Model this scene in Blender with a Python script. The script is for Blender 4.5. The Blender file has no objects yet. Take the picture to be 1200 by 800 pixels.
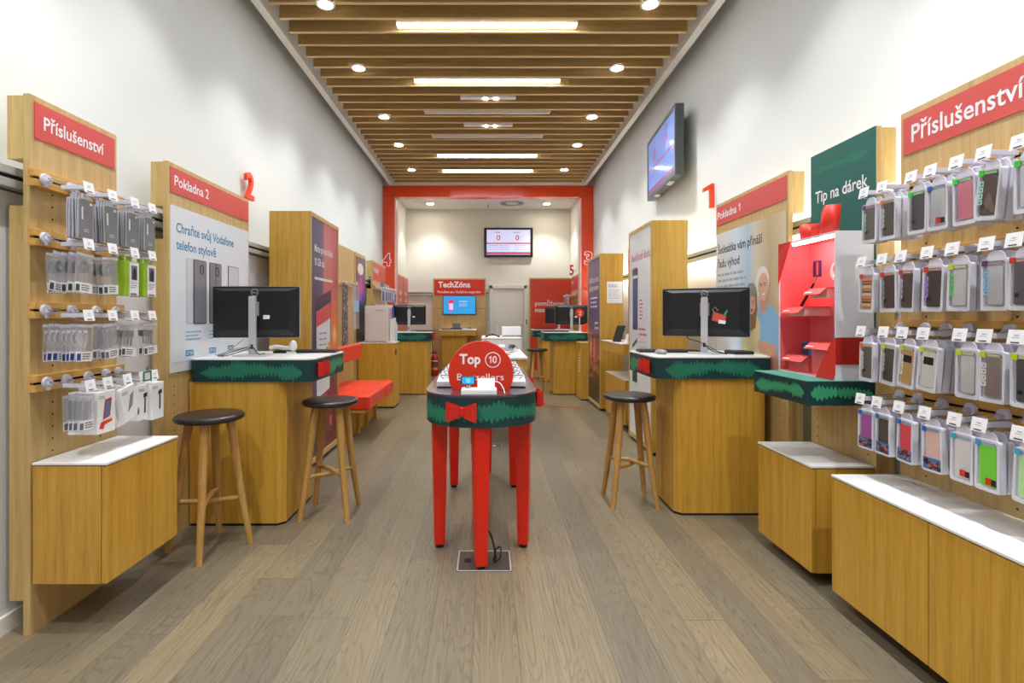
import bpy, math, random
from math import sin, cos, pi, radians, sqrt
from mathutils import Vector, Matrix
random.seed(7)
S = bpy.context.scene
COL = S.collection
F = 600.0; VX = 572.0; VY = 371.0; H = 1.25      # focal length (px of a 1200 px frame), vanishing point, eye height

# ------------------------------------------------------------------ materials
def lin(c):
    r = []
    for v in c[:3]:
        v = v / 255.0
        r.append(v / 12.92 if v <= 0.04045 else ((v + 0.055) / 1.055) ** 2.4)
    return (r[0], r[1], r[2], 1.0)
MATS = {}
def mat(name, rgb, rough=0.5, metal=0.0, spec=0.5, emit=None, estr=0.0, coat=0.0):
    if name in MATS: return MATS[name]
    m = bpy.data.materials.new(name); m.use_nodes = True
    b = m.node_tree.nodes['Principled BSDF']
    b.inputs['Base Color'].default_value = lin(rgb)
    b.inputs['Roughness'].default_value = rough
    b.inputs['Metallic'].default_value = metal
    b.inputs['Specular IOR Level'].default_value = spec
    b.inputs['Coat Weight'].default_value = coat
    if emit:
        b.inputs['Emission Color'].default_value = lin(emit)
        b.inputs['Emission Strength'].default_value = estr
    MATS[name] = m
    return m
def N(nt, kind, **kw):
    n = nt.nodes.new(kind)
    for k, v in kw.items(): setattr(n, k, v)
    return n
def ramp(nt, stops, fac=None):
    r = N(nt, 'ShaderNodeValToRGB'); e = r.color_ramp.elements
    while len(e) < len(stops): e.new(0.5)
    for i, (p, c) in enumerate(stops):
        e[i].position = p; e[i].color = lin(c)
    if fac is not None: nt.links.new(fac, r.inputs[0])
    return r
def mth(nt, op, a, b=None):
    n = N(nt, 'ShaderNodeMath', operation=op)
    for i, v in enumerate((a, b)):
        if v is None: continue
        if isinstance(v, (int, float)): n.inputs[i].default_value = v
        else: nt.links.new(v, n.inputs[i])
    return n.outputs[0]
def wood(name, c1, c2, c3, axis='z', rough=0.42, scale=1.0, coat=0.0):
    m = mat(name, c2, rough, coat=coat); nt = m.node_tree; b = nt.nodes['Principled BSDF']
    tc = N(nt, 'ShaderNodeTexCoord'); oi = N(nt, 'ShaderNodeObjectInfo')
    off = N(nt, 'ShaderNodeVectorMath', operation='SCALE')
    cmb = N(nt, 'ShaderNodeCombineXYZ')
    nt.links.new(oi.outputs['Random'], cmb.inputs[0]); nt.links.new(oi.outputs['Random'], cmb.inputs[2])
    nt.links.new(cmb.outputs[0], off.inputs[0]); off.inputs['Scale'].default_value = 9.0
    add = N(nt, 'ShaderNodeVectorMath', operation='ADD')
    nt.links.new(tc.outputs['Object'], add.inputs[0]); nt.links.new(off.outputs[0], add.inputs[1])
    mp = N(nt, 'ShaderNodeMapping')
    s = {'z': (1, 1, .045), 'x': (.045, 1, 1), 'y': (1, .045, 1)}[axis]
    mp.inputs['Scale'].default_value = tuple(v * 38 * scale for v in s)
    nt.links.new(add.outputs[0], mp.inputs[0])
    n1 = N(nt, 'ShaderNodeTexNoise'); n1.inputs['Scale'].default_value = 1.0; n1.inputs['Detail'].default_value = 5; n1.inputs['Distortion'].default_value = .35
    nt.links.new(mp.outputs[0], n1.inputs['Vector'])
    n2 = N(nt, 'ShaderNodeTexNoise'); n2.inputs['Scale'].default_value = 5.5; n2.inputs['Detail'].default_value = 3
    nt.links.new(mp.outputs[0], n2.inputs['Vector'])
    f = mth(nt, 'ADD', mth(nt, 'MULTIPLY', n1.outputs['Fac'], .62), mth(nt, 'MULTIPLY', n2.outputs['Fac'], .38))
    r = ramp(nt, [(.34, c1), (.5, c2), (.68, c3)], f)
    nt.links.new(r.outputs[0], b.inputs['Base Color'])
    bp = N(nt, 'ShaderNodeBump'); bp.inputs['Strength'].default_value = .06
    nt.links.new(f, bp.inputs['Height']); nt.links.new(bp.outputs[0], b.inputs['Normal'])
    return m
OAKP = wood('oak_panel', (186, 152, 94), (202, 170, 112), (214, 184, 128))
OAKC = wood('oak_cabinet', (188, 139, 44), (206, 157, 57), (218, 171, 71))
OAKT = wood('oak_tower', (190, 144, 52), (208, 163, 68), (220, 177, 84))
OAKE = wood('oak_edge', (188, 156, 92), (206, 174, 108), (218, 188, 124))
BARW = wood('oak_hook_bar', (200, 148, 72), (214, 164, 84), (224, 176, 98), axis='x')
STOOLW = wood('oak_stool', (172, 126, 62), (190, 144, 78), (204, 160, 92), scale=.8)
SLATW = wood('slat_wood', (152, 120, 68), (172, 138, 82), (190, 155, 98), axis='x', rough=.5)

SLATLIT = wood('slat_bounce_lit_wood', (214, 180, 126), (228, 196, 142), (238, 208, 156), axis='x', rough=.5)  # paler slat wood: floor-bounced light painted into the colour
def plaster(name, rgb):
    m = mat(name, rgb, .85, spec=.2); nt = m.node_tree; b = nt.nodes['Principled BSDF']
    tc = N(nt, 'ShaderNodeTexCoord'); n = N(nt, 'ShaderNodeTexNoise'); n.inputs['Scale'].default_value = 140
    nt.links.new(tc.outputs['Object'], n.inputs['Vector'])
    bp = N(nt, 'ShaderNodeBump'); bp.inputs['Strength'].default_value = .03
    nt.links.new(n.outputs['Fac'], bp.inputs['Height']); nt.links.new(bp.outputs[0], b.inputs['Normal'])
    return m
WALL = plaster('white_plaster', (226, 229, 227))
WALLB = plaster('cream_plaster', (230, 227, 215))
CEILM = plaster('ceiling_grey', (188, 184, 184))
CEILB = plaster('ceiling_white', (238, 236, 230))
WAIN = mat('lilac_wainscot', (226, 223, 229), .6)
TRIMM = mat('trim_paint', (242, 240, 232), .5)
RAIL = mat('rail_aluminium', (196, 200, 198), .4, .15)
DARK = mat('dark_gap', (20, 20, 20), .7)
WHITE = mat('white_laminate', (240, 240, 238), .28)
RED = mat('red_lacquer', (226, 72, 26), .25, coat=.15)
REDLEG = mat('red_leg_lacquer', (224, 34, 10), .28)
SIGNRED = mat('sign_red', (218, 84, 78), .45)
SIGNRED2 = mat('sign_red_deep', (218, 46, 18), .4)
REDFAB = mat('red_ribbon', (206, 32, 18), .5)
SEATRED = mat('red_leatherette', (236, 62, 36), .38)
INK = mat('white_ink', (246, 244, 246), .5)
BLUEINK = mat('blue_ink', (28, 132, 178), .5)
GREYINK = mat('grey_ink', (128, 132, 140), .6)
DARKINK = mat('dark_ink', (46, 42, 50), .6)
PINKINK = mat('pink_ink', (214, 84, 130), .6)
POSTW = mat('poster_white', (226, 230, 236), .35)
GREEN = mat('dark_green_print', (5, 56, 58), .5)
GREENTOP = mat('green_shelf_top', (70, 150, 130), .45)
GREENB = mat('green_board', (20, 98, 86), .5)
LEAF = mat('leaf_green_print', (26, 116, 90), .55)
LEAF2 = mat('leaf_light_print', (54, 154, 110), .55)
TABTOP = mat('dark_glossy_top', (74, 64, 70), .16, coat=.3)
BLACK = mat('black_plastic', (22, 22, 24), .42)
BLACKS = mat('black_seat', (38, 34, 34), .3)
SILV = mat('silver_plastic', (190, 191, 194), .35, .15)
GREYP = mat('grey_plastic', (150, 150, 152), .4)
LILAC = mat('hook_white_plastic', (216, 214, 228), .35)
CHROME = mat('chrome_wire', (190, 190, 195), .2, 1.0)
CARTON = mat('carton_white', (228, 228, 238), .4)
CARTB = mat('carton_back', (200, 202, 220), .45)
TAGW = mat('price_tag_paper', (248, 248, 250), .5)
ORANGE = mat('number_orange', (238, 74, 34), .4)
BLUEC = mat('blue_box', (52, 96, 190), .4)
SCRBLUE = mat('screen_blue_lit', (40, 150, 220), .25, emit=(60, 165, 235), estr=.13)
SCRWHITE = mat('screen_white_lit', (200, 205, 240), .25, emit=(205, 208, 245), estr=.15)
SCRLILAC = mat('screen_lilac_lit', (120, 150, 235), .12, emit=(150, 178, 245), estr=.13, coat=.6)
SCRRED = mat('screen_red_lit', (190, 50, 80), .3, emit=(190, 50, 80), estr=.1)
SCRPINK = mat('screen_pinkband_lit', (150, 110, 150), .2, emit=(150, 100, 130), estr=.09)
SCRINK = mat('screen_ink_lit', (90, 90, 150), .3, emit=(90, 90, 150), estr=.06)
SCRDARK = mat('screen_dark', (28, 30, 36), .12)
TUBE = mat('lamp_tube_lit', (255, 255, 255), .5, emit=(236, 246, 255), estr=7.5)
TUBEOFF = mat('lamp_diffuser_unlit', (225, 224, 215), .4)
SPOTL = mat('downlight_lens_lit', (255, 255, 255), .5, emit=(246, 249, 255), estr=14.0)
SPOTB = mat('back_downlight_lens_lit', (255, 255, 255), .5, emit=(255, 246, 232), estr=32.0)
LEDM = mat('led_strip_lit', (255, 255, 255), .5, emit=(255, 252, 246), estr=9)
LEDB = mat('led_box_lit', (255, 255, 255), .5, emit=(255, 244, 244), estr=15)
LAMPW = mat('lamp_housing_white', (236, 236, 232), .4)

def clear(name, rgb, alpha=.22, rough=.12):
    m = bpy.data.materials.new(name); m.use_nodes = True; nt = m.node_tree
    nt.nodes.remove(nt.nodes['Principled BSDF'])
    t = N(nt, 'ShaderNodeBsdfTransparent'); t.inputs[0].default_value = (1, 1, 1, 1)
    p = N(nt, 'ShaderNodeBsdfPrincipled'); p.inputs['Base Color'].default_value = lin(rgb); p.inputs['Roughness'].default_value = rough
    mx = N(nt, 'ShaderNodeMixShader'); mx.inputs[0].default_value = alpha
    nt.links.new(t.outputs[0], mx.inputs[1]); nt.links.new(p.outputs[0], mx.inputs[2])
    nt.links.new(mx.outputs[0], nt.nodes['Material Output'].inputs[0])
    return m
CLEAR = clear('clear_window', (235, 238, 245), .05)
BAG = clear('clear_bag_film', (225, 226, 235), .22, .15)

def floor_mat():
    m = mat('oak_plank_floor', (140, 124, 102), .42); nt = m.node_tree; b = nt.nodes['Principled BSDF']
    tc = N(nt, 'ShaderNodeTexCoord'); sp = N(nt, 'ShaderNodeSeparateXYZ')
    nt.links.new(tc.outputs['Object'], sp.inputs[0])
    xs = mth(nt, 'DIVIDE', mth(nt, 'SUBTRACT', sp.outputs[0], .287), .172)
    row = mth(nt, 'FLOOR', xs); fx = mth(nt, 'FRACT', xs)
    w1 = N(nt, 'ShaderNodeTexWhiteNoise', noise_dimensions='1D'); nt.links.new(row, w1.inputs['W'])
    ys = mth(nt, 'ADD', mth(nt, 'DIVIDE', sp.outputs[1], 1.75), mth(nt, 'MULTIPLY', w1.outputs['Value'], 7.3))
    pl = mth(nt, 'FLOOR', ys); fy = mth(nt, 'FRACT', ys)
    cid = N(nt, 'ShaderNodeCombineXYZ'); nt.links.new(row, cid.inputs[0]); nt.links.new(pl, cid.inputs[1])
    w2 = N(nt, 'ShaderNodeTexWhiteNoise', noise_dimensions='3D'); nt.links.new(cid.outputs[0], w2.inputs['Vector'])
    # grain coordinates, shifted per plank
    sc = N(nt, 'ShaderNodeVectorMath', operation='SCALE'); nt.links.new(w2.outputs['Color'], sc.inputs[0]); sc.inputs['Scale'].default_value = 13
    ad = N(nt, 'ShaderNodeVectorMath', operation='ADD'); nt.links.new(tc.outputs['Object'], ad.inputs[0]); nt.links.new(sc.outputs[0], ad.inputs[1])
    mp = N(nt, 'ShaderNodeMapping'); mp.inputs['Scale'].default_value = (8.5, .8, 1)
    nt.links.new(ad.outputs[0], mp.inputs[0])
    nz = N(nt, 'ShaderNodeTexNoise'); nz.inputs['Scale'].default_value = 1.0; nz.inputs['Detail'].default_value = 2; nz.inputs['Distortion'].default_value = .3
    nt.links.new(mp.outputs[0], nz.inputs['Vector'])
    rings = mth(nt, 'ABSOLUTE', mth(nt, 'SINE', mth(nt, 'MULTIPLY', nz.outputs['Fac'], 85.0)))
    rg = mth(nt, 'POWER', mth(nt, 'SUBTRACT', 1.0, rings), 2.6)
    mp2 = N(nt, 'ShaderNodeMapping'); mp2.inputs['Scale'].default_value = (150, 2.2, 1); nt.links.new(ad.outputs[0], mp2.inputs[0])
    fine = N(nt, 'ShaderNodeTexNoise'); fine.inputs['Scale'].default_value = 1.0; fine.inputs['Detail'].default_value = 4
    nt.links.new(mp2.outputs[0], fine.inputs['Vector'])
    cl = N(nt, 'ShaderNodeTexNoise'); cl.inputs['Scale'].default_value = 2.2; cl.inputs['Detail'].default_value = 2
    nt.links.new(ad.outputs[0], cl.inputs['Vector'])
    base = ramp(nt, [(0, (116, 107, 92)), (.4, (129, 119, 99)), (.7, (140, 127, 102)), (.88, (150, 135, 106)), (1, (166, 147, 110))],
                mth(nt, 'ADD', mth(nt, 'MULTIPLY', w2.outputs['Value'], .72), mth(nt, 'MULTIPLY', cl.outputs['Fac'], .30)))
    dark = N(nt, 'ShaderNodeMix', data_type='RGBA', blend_type='MULTIPLY')
    k = mth(nt, 'MULTIPLY', rg, .36)
    nt.links.new(k, dark.inputs[0]); nt.links.new(base.outputs[0], dark.inputs[6]); dark.inputs[7].default_value = lin((120, 110, 108))
    d2 = N(nt, 'ShaderNodeMix', data_type='RGBA', blend_type='MULTIPLY'); d2.inputs[0].default_value = .45
    fr = ramp(nt, [(.3, (176, 172, 170)), (.7, (255, 255, 252))], fine.outputs['Fac'])
    nt.links.new(dark.outputs[2], d2.inputs[6]); nt.links.new(fr.outputs[0], d2.inputs[7])
    # seams
    ex = mth(nt, 'MINIMUM', fx, mth(nt, 'SUBTRACT', 1.0, fx)); ey = mth(nt, 'MINIMUM', fy, mth(nt, 'SUBTRACT', 1.0, fy))
    sx = mth(nt, 'LESS_THAN', ex, .008); sy = mth(nt, 'LESS_THAN', ey, .0009)
    seam = mth(nt, 'MAXIMUM', sx, sy)
    d3 = N(nt, 'ShaderNodeMix', data_type='RGBA'); nt.links.new(mth(nt, 'MULTIPLY', seam, .6), d3.inputs[0])
    nt.links.new(d2.outputs[2], d3.inputs[6]); d3.inputs[7].default_value = lin((70, 62, 54))
    nt.links.new(d3.outputs[2], b.inputs['Base Color'])
    bp = N(nt, 'ShaderNodeBump'); bp.inputs['Strength'].default_value = .08; bp.inputs['Distance'].default_value = .004
    hh = mth(nt, 'SUBTRACT', fine.outputs['Fac'], mth(nt, 'ADD', mth(nt, 'MULTIPLY', seam, 1.5), mth(nt, 'MULTIPLY', rg, .5)))
    nt.links.new(hh, bp.inputs['Height']); nt.links.new(bp.outputs[0], b.inputs['Normal'])
    b.inputs['Roughness'].default_value = .36
    return m
FLOORM = floor_mat()

def art(name, stops, streak=.3, vec=(1, 0, 0), scale=(30, 2, 1), spots=(), rough=.3, emit=0, lowdark=None):
    """printed artwork: a colour ramp over the sheet, broken up by noise, with round spots"""
    m = mat(name, stops[0][1], rough); nt = m.node_tree; b = nt.nodes['Principled BSDF']
    tc = N(nt, 'ShaderNodeTexCoord'); sp = N(nt, 'ShaderNodeSeparateXYZ'); nt.links.new(tc.outputs['Generated'], sp.inputs[0])
    mp = N(nt, 'ShaderNodeMapping'); mp.inputs['Scale'].default_value = (scale[0], 1, scale[1]); nt.links.new(tc.outputs['Generated'], mp.inputs[0])
    nz = N(nt, 'ShaderNodeTexNoise'); nz.inputs['Scale'].default_value = 1; nz.inputs['Detail'].default_value = scale[2]
    nt.links.new(mp.outputs[0], nz.inputs['Vector'])
    t = mth(nt, 'ADD', mth(nt, 'MULTIPLY', sp.outputs[0], vec[0]), mth(nt, 'MULTIPLY', sp.outputs[2], vec[2]))
    t = mth(nt, 'ADD', t, mth(nt, 'MULTIPLY', mth(nt, 'SUBTRACT', nz.outputs['Fac'], .5), streak))
    col = ramp(nt, stops, t).outputs[0]
    for (cx, cz, rx, rz, c, hard) in spots:
        dx = mth(nt, 'DIVIDE', mth(nt, 'SUBTRACT', sp.outputs[0], cx), rx); dz = mth(nt, 'DIVIDE', mth(nt, 'SUBTRACT', sp.outputs[2], cz), rz)
        d = mth(nt, 'SQRT', mth(nt, 'ADD', mth(nt, 'MULTIPLY', dx, dx), mth(nt, 'MULTIPLY', dz, dz)))
        mr = N(nt, 'ShaderNodeMapRange'); nt.links.new(d, mr.inputs[0])
        mr.inputs[1].default_value = 1.0 - hard; mr.inputs[2].default_value = 1.0; mr.inputs[3].default_value = 0; mr.inputs[4].default_value = 1
        mr.inputs[1].default_value = hard; mr.inputs[3].default_value = 1; mr.inputs[4].default_value = 0
        mx = N(nt, 'ShaderNodeMix', data_type='RGBA'); nt.links.new(mr.outputs[0], mx.inputs[0]); nt.links.new(col, mx.inputs[6]); mx.inputs[7].default_value = lin(c)
        col = mx.outputs[2]
    nt.links.new(col, b.inputs['Base Color'])
    return m

# ------------------------------------------------------------------ mesh builder
class MB:
    def __init__(s): s.v = []; s.f = []
    def add(s, vs, fs):
        o = len(s.v); s.v += [tuple(p) for p in vs]; s.f += [tuple(i + o for i in f) for f in fs]; return s
    def box(s, x0, x1, y0, y1, z0, z1):
        x0, x1 = min(x0, x1), max(x0, x1); y0, y1 = min(y0, y1), max(y0, y1); z0, z1 = min(z0, z1), max(z0, z1)
        return s.add([(x0, y0, z0), (x1, y0, z0), (x1, y1, z0), (x0, y1, z0), (x0, y0, z1), (x1, y0, z1), (x1, y1, z1), (x0, y1, z1)],
                     [(0, 3, 2, 1), (4, 5, 6, 7), (0, 1, 5, 4), (1, 2, 6, 5), (2, 3, 7, 6), (3, 0, 4, 7)])
    def prismz(s, pts, z0, z1):
        n = len(pts)
        return s.add([(x, y, z0) for x, y in pts] + [(x, y, z1) for x, y in pts],
                     [tuple(range(n))[::-1], tuple(range(n, 2 * n))] + [(i, (i + 1) % n, (i + 1) % n + n, i + n) for i in range(n)])
    def prismy(s, pts, y0, y1):
        """outline in x,z (counter-clockwise seen from -y), y0 in front"""
        n = len(pts)
        return s.add([(x, y0, z) for x, z in pts] + [(x, y1, z) for x, z in pts],
                     [tuple(range(n)), tuple(range(n, 2 * n))[::-1]] + [(i + n, (i + 1) % n + n, (i + 1) % n, i) for i in range(n)])
    def ringy(s, outer, inner, y0, y1):
        n = len(outer); V = []
        for P, y in ((outer, y0), (inner, y0), (outer, y1), (inner, y1)): V += [(x, y, z) for x, z in P]
        Fs = []
        for i in range(n):
            j = (i + 1) % n
            Fs += [(i, j, n + j, n + i), (2 * n + j, 2 * n + i, 3 * n + i, 3 * n + j), (2 * n + i, 2 * n + j, j, i), (n + i, n + j, 3 * n + j, 3 * n + i)]
        return s.add(V, Fs)
    def cyl(s, p0, p1, r0, r1=None, n=16, caps=True, ph=0.0):
        r1 = r0 if r1 is None else r1
        p0 = Vector(p0); p1 = Vector(p1); a = (p1 - p0).normalized()
        u = a.orthogonal().normalized() if abs(a.z) < .9 else Vector((1, 0, 0)); u = (u - a * u.dot(a)).normalized(); w = a.cross(u)
        V = []
        for p, r in ((p0, r0), (p1, r1)):
            for i in range(n):
                t = 2 * pi * i / n + ph; V.append(p + (u * cos(t) + w * sin(t)) * r)
        Fs = [(i, (i + 1) % n, (i + 1) % n + n, i + n) for i in range(n)]
        if caps: Fs += [tuple(range(n))[::-1], tuple(range(n, 2 * n))]
        return s.add(V, Fs)
    def lathe(s, prof, cx=0, cy=0, n=32):
        V = []; Fs = []; m = len(prof)
        for (r, z) in prof:
            for i in range(n): V.append((cx + r * cos(2 * pi * i / n), cy + r * sin(2 * pi * i / n), z))
        for k in range(m - 1):
            for i in range(n):
                j = (i + 1) % n; Fs.append((k * n + i, k * n + j, (k + 1) * n + j, (k + 1) * n + i))
        Fs += [tuple(range(n))[::-1], tuple(range((m - 1) * n, m * n))]
        return s.add(V, Fs)
    def tube(s, pts, r, n=6):
        P = [Vector(p) for p in pts]; V = []; Fs = []
        for k, p in enumerate(P):
            a = (P[min(k + 1, len(P) - 1)] - P[max(k - 1, 0)]).normalized()
            ref = Vector((0, 0, 1)) if abs(a.z) < .95 else Vector((1, 0, 0))
            u = a.cross(ref).normalized(); w = a.cross(u)
            for i in range(n):
                t = 2 * pi * i / n; V.append(p + (u * cos(t) + w * sin(t)) * r)
        for k in range(len(P) - 1):
            for i in range(n):
                j = (i + 1) % n; Fs.append((k * n + i, (k + 1) * n + i, (k + 1) * n + j, k * n + j))
        Fs += [tuple(range(n)), tuple(range((len(P) - 1) * n, len(P) * n))[::-1]]
        return s.add(V, Fs)
    def ball(s, c, r, n=16, m=10):
        rx, ry, rz = r if isinstance(r, tuple) else (r, r, r)
        V = [(c[0], c[1], c[2] - rz)]; Fs = []
        for k in range(1, m):
            t = -pi / 2 + pi * k / m
            for i in range(n): V.append((c[0] + rx * cos(t) * cos(2 * pi * i / n), c[1] + ry * cos(t) * sin(2 * pi * i / n), c[2] + rz * sin(t)))
        V.append((c[0], c[1], c[2] + rz))
        for i in range(n):
            j = (i + 1) % n; Fs.append((0, 1 + j, 1 + i)); Fs.append((len(V) - 1, 1 + (m - 2) * n + i, 1 + (m - 2) * n + j))
            for k in range(m - 2): Fs.append((1 + k * n + i, 1 + k * n + j, 1 + (k + 1) * n + j, 1 + (k + 1) * n + i))
        return s.add(V, Fs)
    def taper(s, p0, w0, d0, p1, w1, d1, rot=0):
        """four-sided bar from p0 (size w0 x d0) to p1"""
        V = []
        for p, w, d in ((p0, w0, d0), (p1, w1, d1)):
            for sx, sy in ((-1, -1), (1, -1), (1, 1), (-1, 1)):
                x, y = sx * w / 2, sy * d / 2
                V.append((p[0] + x * cos(rot) - y * sin(rot), p[1] + x * sin(rot) + y * cos(rot), p[2]))
        Fs = [(0, 3, 2, 1), (4, 5, 6, 7), (0, 1, 5, 4), (1, 2, 6, 5), (2, 3, 7, 6), (3, 0, 4, 7)]
        if p1[2] < p0[2]: Fs = [f[::-1] for f in Fs]
        return s.add(V, Fs)
    def build(s, name, m, parent=None, bevel=0, seg=2, smooth=False, xf=None):
        me = bpy.data.meshes.new(name); me.from_pydata([tuple(xf @ Vector(p)) for p in s.v] if xf else s.v, [], s.f); me.update()
        me.materials.append(m)
        o = bpy.data.objects.new(name, me); COL.objects.link(o)
        if parent: o.parent = parent
        if smooth:
            for p in me.polygons: p.use_smooth = True
            me.set_sharp_from_angle(angle=radians(40))
        if bevel:
            b = o.modifiers.new('bevel', 'BEVEL'); b.width = bevel; b.segments = seg; b.limit_method = 'ANGLE'; b.angle_limit = radians(50)
        return o
def rrect(x0, x1, z0, z1, r, n=4):
    P = []
    for cx, cz, a in ((x1 - r, z0 + r, -90), (x1 - r, z1 - r, 0), (x0 + r, z1 - r, 90), (x0 + r, z0 + r, 180)):
        for i in range(n + 1):
            t = radians(a + 90 * i / n); P.append((cx + r * cos(t), cz + r * sin(t)))
    return P
def circ(cx, cz, r, n=32, rz=None):
    rz = r if rz is None else rz
    return [(cx + r * cos(2 * pi * i / n), cz + rz * sin(2 * pi * i / n)) for i in range(n)]

# ------------------------------------------------------------------ object helpers
def thing(name, label, cat, loc=(0, 0, 0), rot=0.0, group=None):
    o = bpy.data.objects.new(name, None); o.empty_display_size = .05; COL.objects.link(o)
    o.location = loc; o.rotation_euler = (0, 0, rot); o['label'] = label; o['category'] = cat
    if group: o['group'] = group
    return o
def tag(o, label, cat, group=None):
    o['label'] = label; o['category'] = cat
    if group: o['group'] = group
    return o
def struct(o): o['kind'] = 'structure'; return o
def B(name, m, parent, *a, bevel=0, **k): return MB().box(*a).build(name, m, parent, bevel=bevel, **k)
def copy_tree(o, parent=None):
    c = o.copy(); COL.objects.link(c)
    if parent: c.parent = parent
    for ch in KIDS(o): copy_tree(ch, c)
    return c
def KIDS(o): return list(o.children)
_font = {}
ONE = [(.30, 0), (.52, 0), (.52, 1), (.36, 1), (.02, .80), (.02, .64), (.30, .77)]
def glyphs(body, bold):
    if '1' in body:      # the font's own 1 has no flag: use a drawn one
        V, Fs, x = [], [], 0.0
        for i, p in enumerate(body.split('1')):
            if i:
                o = len(V); V += [(x + a * CAP * .85, b_ * CAP, 0) for a, b_ in ONE]; Fs.append(tuple(range(o, o + 7))); x += CAP * .52 + .06
            if p.strip():
                gv, gf = glyphs(p.strip(), bold); o = len(V); m0 = min(v[0] for v in gv); x += .26 * (len(p) - len(p.lstrip()))
                V += [(v[0] - m0 + x, v[1], 0) for v in gv]; Fs += [tuple(j + o for j in f) for f in gf]
                x += max(v[0] for v in gv) - m0 + .05 + .26 * (len(p) - len(p.rstrip()))
        return V, Fs
    k = (body, bold)
    if k not in _font:
        c = bpy.data.curves.new('t', 'FONT'); c.body = body; c.size = 1; c.offset = bold; c.resolution_u = 3; c.extrude = 0.0
        o = bpy.data.objects.new('t', c); COL.objects.link(o)
        dg = bpy.context.evaluated_depsgraph_get(); me = o.evaluated_get(dg).to_mesh()
        V = [tuple(v.co) for v in me.vertices]; Fs = [tuple(p.vertices) for p in me.polygons]
        o.to_mesh_clear()
        bpy.data.objects.remove(o); bpy.data.curves.remove(c)
        _font[k] = (V, Fs)
    return _font[k]
CAP = max(v[1] for v in glyphs('H', 0)[0])
def txt(body, x, z, h, m, parent, y=-.002, width=None, bold=.012, name='lettering', align='L', xf=None):
    V, Fs = glyphs(body, bold)
    if not V: return None
    x0 = min(v[0] for v in V); x1 = max(v[0] for v in V); sz = h / CAP; sx = sz if not width else width / (x1 - x0)
    w = (x1 - x0) * sx; ox = x if align == 'L' else x - w / 2 if align == 'C' else x - w
    mb = MB(); mb.add([(ox + (v[0] - x0) * sx, y, z + v[1] * sz) for v in V], Fs)
    return mb.build(name, m, parent, xf=xf)
def lines(mb, x, z, w, n, dz, t=.004, y=-.0015, rag=.25, rnd=random):
    for i in range(n):
        ww = w * (1 - rag * rnd.random()); xx = x
        while xx < x + ww - .004:
            l = min(rnd.uniform(.25, .9) * dz * 2.2, x + ww - xx); mb.box(xx, xx + l, y, y + .0006, z - i * dz, z - i * dz + t); xx += l + dz * .3
    return mb

# ------------------------------------------------------------------ room shell
XL, XR = -2.02, 2.02; YN, YP, YB = -2.2, 9.9, 12.0
def sbox(name, m, *a, **k): return struct(B(name, m, None, *a, **k))
sbox('floor', FLOORM, -2.3, 2.3, YN, YB + .2, -.1, 0)
sbox('wall_left', WALL, XL - .15, XL, YN, YP + .1, 0, 4.25)
sbox('wall_right', WALL, XR, XR + .15, YN, YP + .1, 0, 4.25)
sbox('wall_front', WALL, XL, XR, YN - .15, YN, 0, 4.25)
sbox('wall_back', WALLB, -1.92, 1.92, YB, YB + .15, 0, 3.9)
sbox('wall_back_left', WALLB, -2.02, -1.92, YP + .1, YB + .15, 0, 3.9)
sbox('wall_back_right', WALLB, 1.92, 2.02, YP + .1, YB + .15, 0, 3.9)
sbox('ceiling', CEILM, XL - .15, XR + .15, YN - .15, YP + .1, 4.25, 4.35)
sbox('ceiling_back', CEILB, -1.92, 1.92, YP + .1, YB, 3.77, 3.87)
sbox('wall_above_portal', WALL, XL, XR, YP, YP + .1, 3.77, 4.25)
sbox('wall_panel_left', WAIN, XL, -1.915, YN, 9.7, 0, 1.75)
sbox('wall_panel_right', WALL, 2.0, XR, YN, 9.7, 0, 1.72)
sbox('baseboard_left', TRIMM, -1.915, -1.90, YN, 9.7, 0, .07)
sbox('baseboard_right', TRIMM, 1.985, 2.0, YN, 9.7, 0, .07)
sbox('baseboard_back', TRIMM, -1.92, .0, YB - .015, YB, 0, .07)
# ceiling edge trims (dropped frame around the slats)
for i, (a) in enumerate(((-1.885, -1.815, YN, 9.8), (1.815, 1.885, YN, 9.8))):
    sbox('trim_%d' % (i + 1), TRIMM, a[0], a[1], a[2], a[3], 3.76, 4.2)
sbox('trim_3', TRIMM, -1.815, 1.815, 9.74, 9.8, 3.76, 4.2)
# slats
proto = None; k = 0
y = 4.105 + .2105 * 26
ys = []
while y > YN + .1: ys.append(y); y -= .2105
for y in ys:
    if proto is None:
        proto = MB().box(-1.755, 1.755, -.013, .013, 3.766, 3.90).build('ceiling_slat', SLATW)
        lit_edge = MB().box(-1.755, 1.755, -.013, .013, 3.758, 3.766).build('bounce_lit_edge', SLATLIT, proto)  # pale strip painting the bounce light on the slat underside
        proto.location = (0, y, 0)
        tag(proto, 'long brown wooden slat running across the ceiling between white edge trims', 'slat', 'wooden slats across the ceiling')
    else:
        c = proto.copy(); COL.objects.link(c); c.location = (0, y, 0)
        l_ = lit_edge.copy(); COL.objects.link(l_); l_.parent = c
# carriers under the ceiling that hold the slats
for x in (-1.2, 1.2):
    tag(B('slat_carrier', LAMPW, None, x - .02, x + .02, YN, 9.74, 3.902, 3.93),
        'thin white carrier rail above the ceiling slats on the %s side' % ('left' if x < 0 else 'right'), 'rail')

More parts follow.
